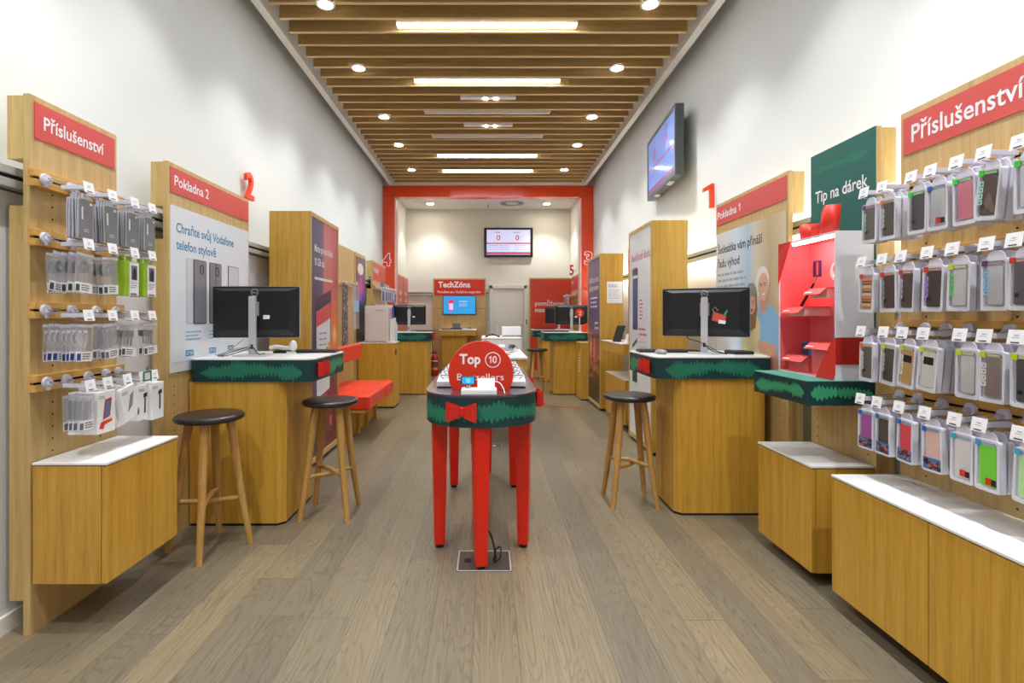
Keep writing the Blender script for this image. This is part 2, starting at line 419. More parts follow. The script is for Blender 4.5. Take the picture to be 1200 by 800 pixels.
# linear lamps
def linear(y, lit, label, L=1.56, x=0.0):
    t = thing('linear_ceiling_light', label, 'ceiling light', (x - .01, y, 3.76), 0, 'linear lights between the slats')
    B('housing', LAMPW, t, -L / 2, L / 2, -.03, .03, .012, .10, bevel=.003)
    B('diffuser', TUBE if lit else TUBEOFF, t, -L / 2 + .008, L / 2 - .008, -.026, .026, -.004, .012, bevel=.002)
    return t
NAMES = ['nearest the viewer', 'second from the front', 'third from the front', 'fourth from the front', 'fifth from the front', 'farthest back']
for i, (y, lit) in enumerate(((4.49, 1), (5.37, 1), (6.22, 0), (7.07, 0), (7.95, 1), (8.9, 1))):
    y = min(ys, key=lambda q: abs(q + .105 - y)) + .105
    linear(y, lit, ('lit' if lit else 'switched off') + ' long linear light between the ceiling slats, ' + NAMES[i])
for i, y in enumerate((3.62, 1.9, -.8)):  # unseen lamps added behind the view to fill the room with light
    y = min(ys, key=lambda q: abs(q + .105 - y)) + .105
    linear(y, 1, 'lit long linear light between the ceiling slats, added out of view above the shop entrance')
for i, y in enumerate((5.79, 6.68)):
    y = min(ys, key=lambda q: abs(q + .105 - y)) + .105
    t = thing('twin_spot_light', 'short light with two round spots between ceiling slats, %s one' % ('nearer' if i == 0 else 'farther'), 'ceiling light', (.0, y, 3.76), 0, 'twin spot lights in the ceiling')
    B('housing', LAMPW, t, -.32, .32, -.035, .035, 0, .09, bevel=.003)
    for sx in (-.03, .09):
        MB().lathe([(.026, -.006), (.028, .0), (.028, .002)], sx, 0, 20).build('spot_lens', SPOTL, t, smooth=True)
def downlight(x, y, z, label, lens, r=.075, power=17.0):
    if z < 3.76: y = min(ys, key=lambda q: abs(q - y))
    t = thing('downlight', label, 'ceiling light', (x, y, z), 0, 'round downlights in the ceiling')
    mb = MB(); n = 32; V = []
    for (rr, zz) in ((r, .002), (r, -.008), (r - .016, -.01), (r - .022, .0)):
        for i in range(n): V.append((rr * cos(2 * pi * i / n), rr * sin(2 * pi * i / n), zz))
    Fs = [(k * n + i, k * n + (i + 1) % n, (k + 1) * n + (i + 1) % n, (k + 1) * n + i) for k in range(3) for i in range(n)]
    mb.add(V, Fs).build('ring', LAMPW, t, smooth=True)
    MB().lathe([(r - .02, -.004), (r - .02, .004)], n=28).build('lens', lens, t)
    if True:      # the lamp behind the lens: a focused beam
        li = bpy.data.lights.new('downlight_lamp', 'SPOT'); li.energy = power; li.spot_size = radians(104); li.spot_blend = .75; li.shadow_soft_size = .03; li.color = (.97, .985, 1.0)
        lo = bpy.data.objects.new('downlight_lamp', li); COL.objects.link(lo); lo.parent = t; lo.location = (0, 0, -.035)
    if z < 3.765: MB().lathe([(r - .012, .003), (r - .012, .012)], n=24).build('can', LAMPW, t)
ORD = ['first', 'second', 'third', 'fourth', 'fifth', 'sixth']
for i, y in enumerate((4.06, 5.23, 6.46, 7.53, 8.65)):
    for x in (-1.305, 1.30):
        downlight(x, y, 3.757, 'round downlight on the %s of the slatted ceiling, %s from the front' % ('left' if x < 0 else 'right', ORD[i]), SPOTL)
for y in (2.9, 1.7, .5, -.9):
    for x in (-1.305, 1.30):
        downlight(x, y, 3.757, 'round downlight in the slatted ceiling above the shop entrance', SPOTL, power=(16, 30, 42, 18)[(2.9, 1.7, .5, -.9).index(y)])
downlight(-1.29, 11.4, 3.769, 'round downlight in the white back ceiling, on the left', SPOTB, .09, 22.0)
downlight(1.31, 11.4, 3.769, 'round downlight in the white back ceiling, on the right', SPOTB, .09, 22.0)
# air vent + smoke detector
t = thing('air_vent', 'round white swirl air vent in the back ceiling', 'air vent', (.53, 11.37, 3.77))
MB().lathe([(.30, -.004), (.30, 0)], n=40).build('plate', LAMPW, t)
mb = MB()
for i in range(24):
    a = 2 * pi * i / 24
    mb.add([((r_) * cos(a + da) , (r_) * sin(a + da), -.007) for r_, da in ((.14, 0), (.27, .22), (.27, .34), (.14, .12))] + [((r_) * cos(a + da), (r_) * sin(a + da), -.0045) for r_, da in ((.14, 0), (.27, .22), (.27, .34), (.14, .12))],
           [(3, 2, 1, 0), (0, 1, 5, 4), (1, 2, 6, 5), (2, 3, 7, 6), (3, 0, 4, 7)])
mb.build('swirl_slots', mat('vent_slot_grey', (70, 70, 72), .6), t)
t = thing('smoke_detector', 'small smoke detector on the back ceiling left of the vent', 'smoke detector', (-.0, 11.45, 3.77))
MB().lathe([(.02, -.05), (.045, -.035), (.05, 0)], n=20).build('body', LAMPW, t, smooth=True)
MB().lathe([(.008, -.075), (.02, -.05)], n=12).build('sensor', DARK, t, smooth=True)

# rails on the walls
def rail(name, label, x0, x1, y0, y1, side):
    t = thing(name, label, 'wall rail', ((x0 + x1) / 2, (y0 + y1) / 2, 1.80))
    a, b_ = x0 - (x0 + x1) / 2, x1 - (x0 + x1) / 2; c, d = y0 - (y0 + y1) / 2, y1 - (y0 + y1) / 2
    B('upper_profile', RAIL, t, a, b_, c, d, .008, .042, bevel=.003)
    B('lower_profile', RAIL, t, a, b_, c, d, -.042, -.008, bevel=.003)
    g = .008
    if side == 'x': B('groove', DARK, t, a + (g if a < 0 and x0 > 0 else 0), b_ - (0 if x0 > 0 else g), c, d, -.008, .008)
    else: B('groove', DARK, t, a, b_, c + g, d, -.008, .008)
    return t
rail('wall_rail', 'grey double metal rail running along the left wall', XL, -1.87, YN, 9.7, 'x')
r_ = rail('wall_rail', 'grey double metal rail running along the right wall', 1.90, 1.925, YN, 9.7, 'x')
rail('wall_rail', 'short grey metal rail on the back wall beside the red demo panel', -1.92, -1.30, YB - .05, YB, 'y')
rail('wall_rail', 'tiny grey metal rail end between the demo panel and the white door', -.06, .02, YB - .05, YB, 'y')
# hidden LED strips of the right rail (they wash the wall)
for z, w in ((1.827, 'upper'), (1.773, 'lower')):
    B('led_strip', LEDM, r_, 1.9255 - r_.location[0], 1.932 - r_.location[0], 1.4 - r_.location[1], 9.6 - r_.location[1], z - 1.806, z - 1.794)

# portal
t = thing('portal_frame', 'big glossy red frame between the shop and the back room', 'portal frame', (0, YP, 0))
B('post', RED, t, -2.015, -1.79, -.1, .1, 0, 3.54, bevel=.004)
B('post', RED, t, 1.79, 2.015, -.1, .1, 0, 3.54, bevel=.004)
B('beam', RED, t, -2.015, 2.015, -.1, .1, 3.542, 3.755, bevel=.004)
B('edge_strip', mat('pale_pink_edge', (240, 190, 186), .4), t, -1.79, -1.765, -.09, .1, 0, 3.52)
B('edge_strip', MATS['pale_pink_edge'], t, 1.765, 1.79, -.09, .1, 0, 3.52)

# ------------------------------------------------------------------ garland / bow
def garland(mp, L, vc, amp, name, m, parent, seed=1, step=.0018, leaf=.019):
    """leafy band: mp(u, v) gives the 3D point; scalloped leaf tips on both edges"""
    rnd = random.Random(seed); n = int(L / step); V = []; Fs = []
    jt = [rnd.uniform(.6, 1.25) for _ in range(n + 5)]
    p1, p2 = rnd.uniform(0, 6), rnd.uniform(0, 6)
    for i in range(n + 1):
        u = L * i / n; e = max(0.0, min(1, (u / L) / .1, (1 - u / L) / .1)) ** .6
        env = amp * (.40 + .2 * sin(u * 17 + p1) + .12 * sin(u * 43 + p2)) * e
        c = vc + amp * .25 * sin(u * 11 + p2)
        s1 = abs(sin(pi * u / leaf + p1)) ** .8; s2 = abs(sin(pi * u / (leaf * 1.13) + p2)) ** .8
        a = env + amp * .62 * s1 * jt[int(u / leaf) % len(jt)] * e; b_ = env + amp * .62 * s2 * jt[int(u / leaf) % len(jt) - 3] * e
        V.append(mp(u, c - b_)); V.append(mp(u, c + a))
    for i in range(n): Fs.append((2 * i, 2 * i + 2, 2 * i + 3, 2 * i + 1))
    return MB().add(V, Fs).build(name, m, parent)
def bow(loc, rot, label, w=.14, h=.09, group='red ribbon bows'):
    """ribbon bow in front of a vertical face, facing -y; the back lies in y=0"""
    t = thing('ribbon_bow', label, 'bow', loc, rot, group)
    for s in (-1, 1):
        P = [(0, -.012), (.25, -.030), (.75, -.046), (1, -.034), (1.0, -.012), (.8, -.002), (.3, -.002), (0, -.006)]
        V = []; n = len(P)
        for (a, y) in P:
            hz = h / 2 * (.48 + .52 * a)
            V += [(s * a * w / 2, y, -hz), (s * a * w / 2, y, hz)]
        Fs = [(2 * i, 2 * i + 2, 2 * i + 3, 2 * i + 1) for i in range(n - 1)]
        o = MB().add(V, Fs).build('loop', REDFAB, t)
        md = o.modifiers.new('s', 'SOLIDIFY'); md.thickness = .003
    MB().box(-.012, .012, -.024, 0, -h * .25, h * .25).build('knot', REDFAB, t, bevel=.006)
    return t

# ------------------------------------------------------------------ stools
def make_stool(label):
    t = thing('bar_stool', label, 'stool', group='round bar stools with wooden legs')
    MB().lathe([(.10, .688), (.15, .690), (.166, .695), (.174, .706), (.172, .718), (.163, .7255), (.155, .727), (.06, .724)], n=48).build('seat', BLACKS, t, smooth=True)
    R1, R0 = .098, .205
    for k in range(4):
        a = pi / 4 + k * pi / 2; d = Vector((cos(a), sin(a), 0))
        mb = MB()
        pts = [(R1, .692, .046), (R1 + .02, .58, .044), (R1 + .055, .30, .038), (R0, .0, .030)]
        V = []; Fs = []; q = Vector((-d.y, d.x, 0)); n = 12
        for (r, z, w) in pts:
            for i in range(n):
                th = 2 * pi * i / n; cx = abs(cos(th)) ** .6 * (1 if cos(th) >= 0 else -1); cy = abs(sin(th)) ** .6 * (1 if sin(th) >= 0 else -1)
                p = d * (r + cx * w / 2 * .95) + q * (cy * w / 2); V.append((p.x, p.y, z))
        for j in range(3):
            for i in range(n): Fs.append((j * n + i, (j + 1) * n + i, (j + 1) * n + (i + 1) % n, j * n + (i + 1) % n))
        Fs += [tuple(range(n)), tuple(range(3 * n, 4 * n))[::-1]]
        mb.add(V, Fs).build('leg', STOOLW, t, smooth=True)
    for k, dz in ((0, 0.0), (1, .004)):
        a = pi / 4 + k * pi / 2; d = Vector((cos(a), sin(a), 0)); r = .165
        pts = [(d * (r * s), .262 + dz + (.018 if k else -.012) * (1 - abs(s)) * 1) for s in (-1, -.66, -.33, 0, .33, .66, 1)]
        MB().tube([(p.x, p.y, z) for p, z in pts], .0135, 10).build('stretcher', STOOLW, t, smooth=True)
    return t
st0 = make_stool('round black-seated bar stool beside the left hanging cabinet, nearest the viewer')
spots = [(-1.508, 2.775, -30, None), (-1.005, 3.266, 0, 'black-seated bar stool beside the left green-banded counter, in front of the red bench'),
         (.957, 3.47, 0, 'black-seated bar stool beside the right green-banded counter'),
         (.80, 8.35, 10, 'distant bar stool by the back right counter')]
ST = [st0] + [copy_tree(st0) for _ in range(3)]
for o, (x, y, a, lab) in zip(ST, spots):
    o.location = (x, y, 0); o.rotation_euler = (0, 0, radians(a))
    if lab: o['label'] = lab

# ------------------------------------------------------------------ monitor
def make_monitor(label):
    t = thing('computer_monitor', label, 'monitor', group='computer monitors seen from behind')
    W, Hh = .552, .330; z0 = .115
    s = MB().prismy(rrect(-W / 2, W / 2, z0, z0 + Hh, .008), -.012, .012).build('screen_housing', BLACK, t, bevel=.003)
    V = [(-W / 2 + .01, -.012, z0 + .01), (W / 2 - .01, -.012, z0 + .01), (W / 2 - .01, -.012, z0 + Hh - .01), (-W / 2 + .01, -.012, z0 + Hh - .01),
         (-W / 2 + .06, -.032, z0 + .05), (W / 2 - .06, -.032, z0 + .05), (W / 2 - .06, -.032, z0 + Hh - .03), (-W / 2 + .06, -.032, z0 + Hh - .03)]
    MB().add(V, [(4, 5, 6, 7), (0, 1, 5, 4), (1, 2, 6, 5), (2, 3, 7, 6), (3, 0, 4, 7)]).build('back_cover', BLACK, t, bevel=.006)
    MB().ringy(rrect(-W / 2 - .002, W / 2 + .002, z0 - .002, z0 + Hh + .002, .01), rrect(-W / 2, W / 2, z0, z0 + Hh, .008), -.004, .010).build('silver_rim', SILV, t)
    B('display', SCRDARK, t, -W / 2 + .012, W / 2 - .012, .0121, .0135, z0 + .02, z0 + Hh - .012)
    MB().prismy(rrect(-.022, .022, .0, z0 + .265, .006), -.075, -.050).build('stand_column', SILV, t, bevel=.003)
    B('mount_arm', GREYP, t, -.03, .03, -.052, -.030, z0 + .14, z0 + .23, bevel=.003)
    MB().prismy(rrect(-.008, .008, .045, .075, .006), -.0765, -.0749).build('cable_slot', DARK, t)
    MB().prismz(rrect(-.105, .105, -.13, .06, .02), 0, .009).build('stand_base', SILV, t, bevel=.003)
    MB().ringy(circ(-.0, z0 + .290, .023, 32), circ(0, z0 + .290, .0205, 32), -.0345, -.032).build('logo_ring', SILV, t)
    txt('DELL', 0, z0 + .285, .010, SILV, t, y=-.0335, width=.033, align='C', name='logo_lettering')
    B('asset_label', TAGW, t, .055, .095, -.0335, -.0318, z0 + .12, z0 + .145)
    txt('10234', .058, z0 + .129, .006, GREYINK, t, y=-.0337, name='label_lettering')
    return t
def monitor_kit():
    pass
mon = make_monitor('black monitor seen from behind on the left front counter')
mon.location = (-1.500, 3.32, 1.0005); mon.rotation_euler = (0, 0, radians(1.5))
MONS = [(1.49, 3.52, 1.0005, -26, 'black monitor with a red card stuck on its back, on the right front counter'),
        (-1.325, 8.62, 1.0005, 3, 'black monitor seen from behind on the back left counter'),
        (1.42, 8.75, 1.0005, -4, 'black monitor in front on the back right counter'),
        (1.42, 10.25, 1.0005, -8, 'black monitor half hidden behind another on the far right counter')]
MO = [mon]
for m_ in MONS:
    c = copy_tree(mon); c.location = m_[:3]; c.rotation_euler = (0, 0, radians(m_[3])); c['label'] = m_[4]; MO.append(c)
# card on the right monitor
t = thing('gift_card', 'small red and white card stuck on the back of the right monitor', 'card', (1.49, 3.52, 1.0005), radians(-26))
MB().prismy([(.045, .225), (.125, .205), (.135, .255), (.055, .285)], -.036, -.0335).build('card', SIGNRED, t)
MB().prismy([(.085, .205), (.128, .200), (.132, .222), (.088, .230)], -.0375, -.0362).build('white_note', TAGW, t)
MB().tube([(.06, -.035, .28), (.05, -.035, .30), (.065, -.035, .315), (.085, -.035, .29)], .0012).build('string', INK, t)
MB().prismy([(.125, .245), (.145, .290), (.135, .295), (.118, .265)], -.037, -.036).build('green_flap', LEAF2, t)

def cables(t, m, seeds, name='cable'):
    for pts in seeds:
        MB().tube(smooth_path(pts), .003, 6).build(name, m, t, smooth=True)
def smooth_path(P, n=6):
    P = [Vector(p) for p in P]; out = []
    for i in range(len(P) - 1):
        p0, p1, p2, p3 = P[max(i - 1, 0)], P[i], P[i + 1], P[min(i + 2, len(P) - 1)]
        for k in range(n):
            t = k / n
            out.append(.5 * ((2 * p1) + (-p0 + p2) * t + (2 * p0 - 5 * p1 + 4 * p2 - p3) * t * t + (-p0 + 3 * p1 - 3 * p2 + p3) * t ** 3))
    out.append(P[-1]); return out

# ------------------------------------------------------------------ counters
def counter(label, x0, x1, y0, y1, px0, px1, py0, py1, open_side, seed):
    """service counter: band from (x0..x1, y0..y1), pedestal (px.., py..)"""
    cx, cy = (x0 + x1) / 2, (y0 + y1) / 2
    t = thing('service_counter', label, 'counter', (cx, cy, 0), 0, 'service counters with green leafy bands')
    R = lambda a, b_, c, d, r: rrect(a - cx, b_ - cx, c - cy, d - cy, r, 5)
    s = open_side
    MB().prismz(R(x0, x1, y0, y1, .045), .862, .992).build('band', GREEN, t)
    MB().prismz(R(x0 - .002, x1 + .002, y0 - .002, y1 + .002, .046), .992, 1.0).build('worktop', WHITE, t)
    pts = [(px0, py0), (px1, py0), (px1, py1), (px0, py1)]
    c = .04
    if s > 0: pts = [(px0, py0), (px1 - c, py0), (px1, py0 + c), (px1, py1), (px0, py1)]
    else: pts = [(px0, py0 + c), (px0 + c, py0), (px1, py0), (px1, py1), (px0, py1)]
    MB().prismz([(a - cx, b_ - cy) for a, b_ in pts], .015, .862).build('pedestal', OAKC, t)
    MB().prismz([(a - cx, b_ - cy) for a, b_ in [((p[0] + (px0 + px1) / 2 * .02) / 1.02, (p[1] + (py0 + py1) / 2 * .02) / 1.02) for p in pts]], 0, .015).build('plinth', DARK, t)
    # garland on the front face and on the open side
    L = x1 - x0 - .13; fx = x0 + .065
    garland(lambda u, v: (fx + u - cx, y0 - cy - .0012, v), L, .925, .044, 'garland_print', LEAF, t, seed)
    ys = y0 + .16; L2 = y1 - ys - .05
    if s > 0: garland(lambda u, v: (x1 - cx + .0012, ys + u - cy, v), L2, .925, .044, 'garland_print', LEAF2, t, seed + 1)
    else: garland(lambda u, v: (x0 - cx - .0012, ys + u - cy, v), L2, .925, .044, 'garland_print', LEAF2, t, seed + 1)
    bx = x1 + .0005 if s > 0 else x0 - .0005
    return t
counter('wooden service counter with leafy green band at the left panel of checkout 2', -1.785, -1.04, 3.05, 3.72, -1.785, -1.22, 3.06, 3.55, 1, 3)
counter('wooden service counter with leafy green band at the right panel of checkout 1', 1.04, 1.782, 3.20, 3.80, 1.18, 1.74, 3.22, 3.60, -1, 5)
counter('wooden service counter with leafy green band at the back left before the portal', -1.62, -.92, 8.2, 8.9, -1.57, -.98, 8.22, 8.8, 1, 8)
counter('nearer wooden service counter with green band at the back right before the red poster', .90, 1.62, 8.15, 8.75, 1.05, 1.55, 8.2, 8.7, -1, 11)
counter('farther wooden service counter with green band at the back right, mostly hidden', .86, 1.62, 9.75, 10.4, 1.0, 1.55, 9.8, 10.35, -1, 13)
bow((-1.04, 3.17, .932), radians(90), 'red ribbon bow on the side of the left front counter', .13, .085)
bow((1.04, 3.33, .932), radians(-90), 'red ribbon bow on the side of the right front counter', .13, .085)
bow((-.92, 8.42, .932), radians(90), 'red ribbon bow on the back left counter', .13, .085)

# things on the counters
t = thing('barcode_scanner', 'white handheld scanner lying behind the left front monitor', 'scanner', (-1.40, 3.52, 1.0))
MB().ball((.06, 0, .048), (.026, .03, .040)).build('head', LAMPW, t, smooth=True)
MB().tube([(.055, 0, .035), (.0, .0, .035), (-.06, .0, .045), (-.10, 0, .035)], .015, 10).build('handle', LAMPW, t, smooth=True)
MB().prismz(circ(.05, 0, .035, 20), 0, .012).build('foot', LAMPW, t, bevel=.002)
def kb(loc, rot, label):
    t = thing('keyboard', label, 'keyboard', loc, rot, 'black keyboards on the counters')
    B('keyboard_body', BLACK, t, -.21, .21, -.07, .07, 0, .014, bevel=.004)
    mb = MB()
    for r in range(5):
        for c in range(16): mb.box(-.2 + c * .0252, -.2 + c * .0252 + .021, -.06 + r * .025, -.06 + r * .025 + .02, .014, .019)
    k = mb.build('keys', mat('key_black', (40, 40, 42), .5), t); k['kind'] = 'stuff'
    return t
kb((-1.268, 3.585, 1.0005), radians(4), 'black keyboard on the left front counter beside the scanner')
kb((1.27, 3.62, 1.0005), radians(-6), 'black keyboard on the right front counter beside the mouse')
kb((-1.10, 8.66, 1.0005), 0, 'black keyboard on the back left counter')
kb((1.12, 8.5, 1.0005), 0, 'black keyboard on the back right counter')
kb((1.10, 10.1, 1.0005), 0, 'black keyboard on the far right counter')
t = thing('computer_mouse', 'grey mouse at the left end of the right front counter', 'mouse', (1.155, 3.42, 1.0), radians(20))
MB().ball((0, 0, .014), (.03, .052, .02)).build('shell', GREYP, t, smooth=True)
MB().tube([(0, .05, .012), (.01, .09, .006), (.05, .13, .005), (.1, .12, .005)], .0022).build('cord', BLACK, t)
t = MO[0]
cables(t, BLACK, [[(0, -.08, .06), (-.04, -.10, .05), (-.12, -.1, .025), (-.19, -.06, .004), (-.22, -.02, .004)],
                  [(0, -.08, .055), (-.06, -.11, .03), (-.14, -.12, .006), (-.20, -.1, .004)],
                  [(.01, -.08, .055), (.04, -.10, .03), (.055, -.09, .012), (.05, .0, .012)]])
cables(t, GREYP, [[(0, -.08, .06), (-.08, -.13, .05), (-.16, -.13, .02), (-.2, -.09, .01), (-.15, -.05, .03), (-.05, -.08, .05)],
                  [(-.1, .03, .10), (-.14, .0, .06), (-.2, -.03, .01), (-.25, -.03, .004)]])
t = MO[1]
cables(t, BLACK, [[(0, -.08, .06), (.03, -.1, .05), (.08, -.08, .02), (.13, -.03, .004), (.17, .0, .004)],
                  [(-.12, -.03, .13), (-.1, -.06, .10), (-.03, -.08, .08), (0, -.08, .065)],
                  [(0, -.08, .06), (.06, -.12, .02), (.14, -.1, .004)]])
t = thing('payment_terminal', 'dark flat card terminal on the right end of the right counter', 'card terminal', (1.70, 3.46, 1.0))
B('body', BLACK, t, -.07, .06, -.08, .08, 0, .022, bevel=.006); B('screen', SCRDARK, t, -.045, .035, .0, .06, .022, .024)
t = thing('counter_sign', 'round red sign on a white stick on the back right counter', 'sign', (1.49, 8.34, 1.0005))
MB().lathe([(.045, 0), (.04, .008)], n=24).build('foot', LAMPW, t)
MB().cyl((0, 0, .006), (0, 0, .26), .006).build('stick', INK, t)
MB().prismy(circ(0, .31, .07), -.006, .006).build('disc', SIGNRED2, t)
txt('Top', 0, .315, .025, INK, t, y=-.008, align='C'); txt('10', 0, .27, .025, INK, t, y=-.008, align='C')
t = thing('gift_bag', 'red glossy gift bag lying on the right end of the back right counter', 'bag', (1.60, 8.36, 1.0005))
V = [(-.07, -.06, 0), (.08, -.06, 0), (.08, .06, 0), (-.07, .06, 0), (-.08, -.05, .10), (.08, -.05, .15), (.08, .05, .14), (-.07, .05, .12)]
MB().add(V, [(0, 3, 2, 1), (4, 5, 6, 7), (0, 1, 5, 4), (1, 2, 6, 5), (2, 3, 7, 6), (3, 0, 4, 7)]).build('bag_body', RED, t, bevel=.01)
MB().tube([(-.03, -.055, .1), (-.02, -.07, .14), (.02, -.07, .16), (.04, -.055, .12)], .004).build('handle', REDFAB, t)

# ------------------------------------------------------------------ wall panels
def wallroot(side, y0, y1, name, label, cat, group=None, xf=1.7945, z=0):
    """root on the panel face; local x runs along the wall, local +y goes into the wall, local -y faces the shop"""
    if side == 'L': return thing(name, label, cat, (-xf, (y0 + y1) / 2, z), radians(90), group)
    return thing(name, label, cat, (xf, (y0 + y1) / 2, z), radians(-90), group)
def panel_body(t, w, ztop=2.125, zbot=0.0, m=OAKP, gap=(1.69, 1.876), backer=True):
    B('board', m, t, -w / 2, w / 2, 0, .027, zbot, ztop, bevel=.0015)
    if backer:
        B('backing_block', OAKE, t, -w / 2 + .02, w / 2 - .02, .027, .108, gap[1], ztop - .0)
        B('backing_block', OAKE, t, -w / 2 + .02, w / 2 - .02, .027, .10, .127, gap[0])
def lx(side, y, yc): return (y - yc) if side == 'L' else -(y - yc)

def peg_holes(t, xs, z0, z1, skip=()):
    mb = MB(); z = z0
    while z < z1:
        for x in xs: mb.prismy(circ(x, z, .004, 8), -.0008, .0)
        z += .05
    mb.build('peg_holes', DARK, t)

# ---- hooks & packages
def hook_bar(t, x0, x1, z, far=None):
    """slotted timber bar in two halves with a dark slot"""
    mb = MB(); mb.box(x0, x1, -.030, -.0005, z + .005, z + .033); mb.box(x0, x1, -.030, -.0005, z - .033, z - .005); mb.box(x0, x1, -.010, -.0005, z - .006, z + .006)
    return mb.build('hook_bar', BARW, t, bevel=.0015)
def slot_line(t, x0, x1, z): return B('bar_slot', DARK, t, x0 + .004, x1 - .004, -.012, -.0105, z - .005, z + .005)
def hook(t, x, z, zt, L=.205, tagged=True):
    """white round hook base with wire arm, label carrier and price tag"""
    a = -.030
    mb = MB(); n = 24
    mb.cyl((x, a - .001, z), (x, a - .012, z), .024, .022, n); mb.cyl((x, a - .012, z - .004), (x, a - .03, z - .006), .011, .009, 12)
    mb.box(x - .006, x + .006, a - .016, a - .001, z - .030, z - .012)
    h = mb.build('hook', LILAC, t, bevel=.001)
    tip = -L
    MB().tube([(x - .008, a - .02, z), (x - .008, tip + .02, zt - .016), (x - .008, tip + .008, zt - .014), (x - .008, tip + .004, zt - .006)], .0017, 6).build('wire', CHROME, h)
    MB().tube([(x - .008, a - .02, z + .004), (x - .008, tip + .01, zt + .014)], .0017, 6).build('wire', CHROME, h)
    MB().box(x - .0095, x + .010, tip + .001, tip + .105, zt + .000, zt + .016).build('label_carrier', LILAC, h, bevel=.001)
    if tagged:
        # small tag facing the shop, leaning back a little
        w, hh = .052, .044
        V = [(x - w / 2, tip - .004, zt - .014), (x + w / 2, tip - .004, zt - .014), (x + w / 2, tip + .004, zt + hh - .014), (x - w / 2, tip + .004, zt + hh - .014)]
        V += [(a_, b_ + .0015, c) for a_, b_, c in V]
        g = MB().add(V, [(0, 1, 2, 3), (7, 6, 5, 4), (1, 0, 4, 5), (2, 1, 5, 6), (3, 2, 6, 7), (0, 3, 7, 4)]).build('price_tag', TAGW, h)
        mb = MB(); rnd = random.Random(int(x * 999) + int(z * 77)); 
        def q(u, v): return (x + u, tip - .0045 + (v + .014) / hh * .008 - .0003, zt + v)
        for (v, u0, u1, tt) in ((-.010, -.014, .012, .0035), (.012, -.006, .006, .0012), (.006, -.012, .010, .0009)):
            mb.add([q(u0, v), q(u1, v), q(u1, v + tt), q(u0, v + tt)], [(0, 1, 2, 3)])
        mb.build('tag_print', DARKINK, h)
    return h
_pk = {}
def place(proto_key, maker, side, X, Y, Z, tilt, label, group, yaw=0.0, name=None):
    """place a package; first use moves the prototype, later uses copy it"""
    if proto_key not in _pk:
        _pk[proto_key] = maker(); o = _pk[proto_key]
    else: o = copy_tree(_pk[proto_key])
    o.location = (X, Y, Z); o.rotation_euler = (0, 0, 0)
    base = radians(90 if side == 'L' else -90) + radians(yaw)
    o.rotation_euler = (0, radians(tilt), base); o.rotation_mode = 'XYZ'
    # tilt about the facing axis (local y), then turn
    o['label'] = label; o['group'] = group
    return o
